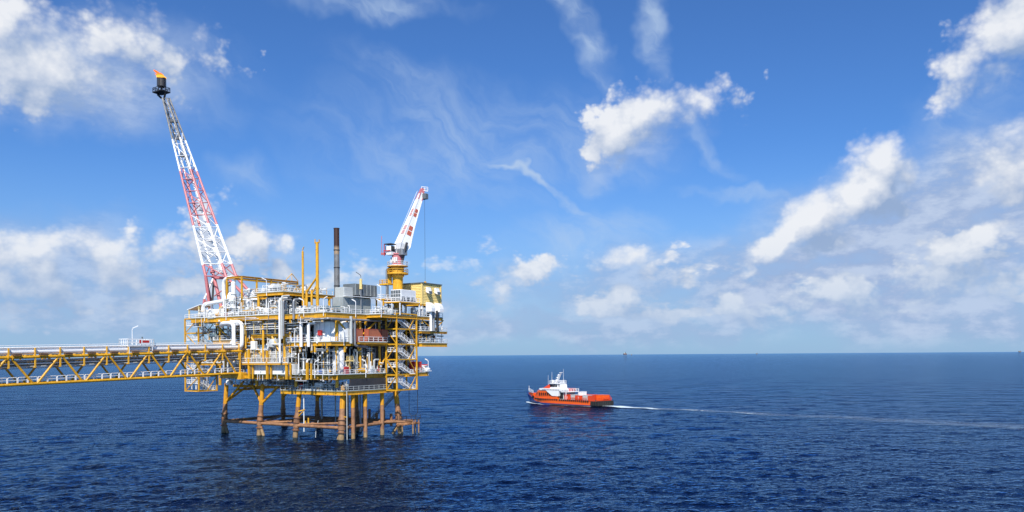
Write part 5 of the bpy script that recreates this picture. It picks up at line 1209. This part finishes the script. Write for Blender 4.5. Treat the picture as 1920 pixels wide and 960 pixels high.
cargo('cargo_crate', (12.3, .8, ZD), (14.4, 4.3, ZD+2.1), 'light_grey', 'pale grey crate between orange tanks 1 and 2 on the boat', 'crate', group='cargo on the boat deck')
cargo('cargo_crate', (5.7, .8, ZD), (7.9, 4.3, ZD+2.0), 'light_grey', 'pale grey crate right of orange tank 2 on the boat', 'crate', group='cargo on the boat deck')
cargo('cargo_crate', (8.6, .9, ZD+1.95), (10.9, 3.4, ZD+3.4), 'white_clean', 'white box stacked highest on the boat deck cargo', 'box', group='cargo on the boat deck')
cargo('cargo_basket', (6.6, -4.0, ZD), (13.0, .4, ZD+2.0), 'orange_red', 'long orange cargo basket on the far side of the boat deck', 'basket', group='cargo on the boat deck')
cargo('cargo_basket', (.8, -4.0, ZD), (4.6, -.4, ZD+2.1), 'orange', 'open orange basket near the stern of the boat', 'basket', group='cargo on the boat deck')
cargo('rescue_boat', (17.4, -2.0, 5.62), (20.2, -.2, 6.9), 'red', 'small red rescue boat on the upper deck of the work boat', 'rescue boat', ribs=False)
letters('17', 1.7, 'rubber', (34.9, 3.62, 4.1), (R(90), 0, R(160)), bt)

# ---- foam: wake and bow wave (strips that ride on the waves)
def foam_material(name, thr, soft):
    m = bpy.data.materials.new(name); m.use_nodes = True; nt = m.node_tree; N = NT(nt); b = nt.nodes['Principled BSDF']
    b.inputs['Base Color'].default_value = (.62, .74, .80, 1); b.inputs['Roughness'].default_value = .7
    uv = nt.nodes.new('ShaderNodeUVMap').outputs[0]; s = nt.nodes.new('ShaderNodeSeparateXYZ'); N.l.new(uv, s.inputs[0])
    geo = nt.nodes.new('ShaderNodeNewGeometry').outputs['Position']
    n = N.noise(geo, .9, 6, .68); n2 = N.noise(N.mapping(geo, rot=R(-40), scale=(9, 3, 1)), 1.0, 4, .6)
    v = N.math('MULTIPLY_ADD', n2, .5, N.math('MULTIPLY', n, .7))
    edge = N.ramp(N.math('ABSOLUTE', N.math('SUBTRACT', s.outputs[1], .5)), .5, .1)
    a = N.math('MULTIPLY', edge, s.outputs[0])                       # u holds the strength along the trail
    f = N.ramp(N.math('ADD', v, a), thr, thr+soft)
    f = N.math('MAXIMUM', f, N.math('MULTIPLY', N.ramp(v, .45, .8, .02, .15), edge))  # faint pale film: sheen of the wake slick put into the foam
    b.inputs['Alpha'].default_value = 1; N.l.new(N.math('MULTIPLY', f, N.ramp(a, 0, .25)), b.inputs['Alpha'])
    MATS[name] = m
foam_material('foam', .98, .42)
def foam_strip(name, label, pts, widths, strength, n=160, m=10, lift=.10, mat='foam'):
    P = [Vector((*p, 0)) for p in pts]; ts = np.linspace(0, len(P)-1, n); V = []; U = []
    for t in ts:
        i = min(int(t), len(P)-2); f = t-i
        p0, p1 = P[i], P[i+1]; d = (p1-p0).normalized()
        if f < .5 and i > 0: d = d.lerp((P[i]-P[i-1]).normalized(), .5-f).normalized()
        elif f > .5 and i < len(P)-2: d = d.lerp((P[i+2]-P[i+1]).normalized(), f-.5).normalized()
        c = p0.lerp(p1, f); w = widths[i]*(1-f)+widths[i+1]*f; s = strength[i]*(1-f)+strength[i+1]*f; q = Vector((-d.y, d.x, 0))
        for k in range(m+1): V.append(c+q*w*(k/m-.5)); U.append((s, k/m))
    X = np.array([v.x for v in V]); Y = np.array([v.y for v in V]); Rr = np.hypot(X, Y)
    cell = np.maximum(np.maximum(.40, Rr*Rr/31500*.72)*.8, Rr*R(74)/859)
    Z = sea_height(X, Y, cell)+lift
    me = bpy.data.meshes.new(name); F = [(a*(m+1)+k, a*(m+1)+k+1, (a+1)*(m+1)+k+1, (a+1)*(m+1)+k) for a in range(n-1) for k in range(m)]
    me.from_pydata([(x, y, z) for x, y, z in zip(X, Y, Z)], [], F)
    uvl = me.uv_layers.new(name='UVMap')
    for l in me.loops: uvl.data[l.index].uv = U[l.vertex_index]
    me.shade_smooth(); me.materials.append(MATS[mat]); o = bpy.data.objects.new(name, me); link(o); tag(o, label, kind='stuff'); return o
W = lambda x, y: (BO.M @ V3((x, y, 0))).to_2d()[:]
foam_strip('wake', 'white foam wake trailing from the stern of the work boat', [W(.5, 0), W(-4, .2), (52, 308), (66.8, 295.4), (94.4, 266), (120.0, 243.5), (150.0, 214), (180, 188)], [10, 9, 9, 12, 20, 28, 38, 46], [1.0, .95, .66, .49, .38, .31, .27, .24], n=520, m=14, lift=.22)
foam_strip('bow_wave', 'white bow wave along the port side of the work boat', [W(44.5, .3), W(42.0, 2.0), W(36, 4.6), W(28, 6.0), W(14, 6.2), W(2, 5.9)], [1.2, 2.6, 2.2, 1.4, 1.2, 1.6], [1.0, 1.0, .9, .55, .5, .7], n=180, m=6, lift=.14)
foam_strip('bow_wave', 'white bow wave along the starboard side of the work boat', [W(44.5, -.3), W(42.0, -2.0), W(36, -4.6), W(28, -6.0), W(2, -5.9)], [1.2, 2.6, 2.2, 1.4, 1.4], [1.0, 1.0, .9, .55, .6], n=120, m=6, lift=.14)

# ================================================================== FAR PLATFORMS ON THE HORIZON
def far_rig(px, dist, h, w, label, group='distant platforms on the horizon'):
    d = pixdir(px, 663); F2 = Frame((d[0]*dist, dist, 0), .3)
    t = thing('distant_platform', label, 'platform', (0, 0, 0), F2, group)
    for x in (-w*.35, w*.35):
        for y in (-w*.25, w*.25): part('leg', MB().beam((x, y, -2), (x, y, h*.5), w*.07, w*.07), 'slate', t)
    part('deck_block', MB().box((-w*.5, -w*.35, h*.45), (w*.5, w*.35, h*.72)), 'rusty', t)
    part('module', MB().box((-w*.4, -w*.2, h*.72), (-w*.05, w*.2, h*.95)), 'light_grey', t)
    part('derrick', MB().quadbox([(w*.05, -w*.1, h*.72), (w*.3, -w*.1, h*.72), (w*.3, w*.1, h*.72), (w*.05, w*.1, h*.72), (w*.13, -w*.03, h*1.25), (w*.2, -w*.03, h*1.25), (w*.2, w*.03, h*1.25), (w*.13, w*.03, h*1.25)]), 'slate', t)
far_rig(1172, 9000, 40, 34, 'largest far platform on the horizon above the work boat wake')
far_rig(1184, 12000, 22, 16, 'tiny far platform just right of the largest one on the horizon')
far_rig(1419, 12000, 26, 18, 'tiny lone far platform on the horizon between the others')
far_rig(1912, 11000, 32, 30, 'far platform on the horizon at the right edge')
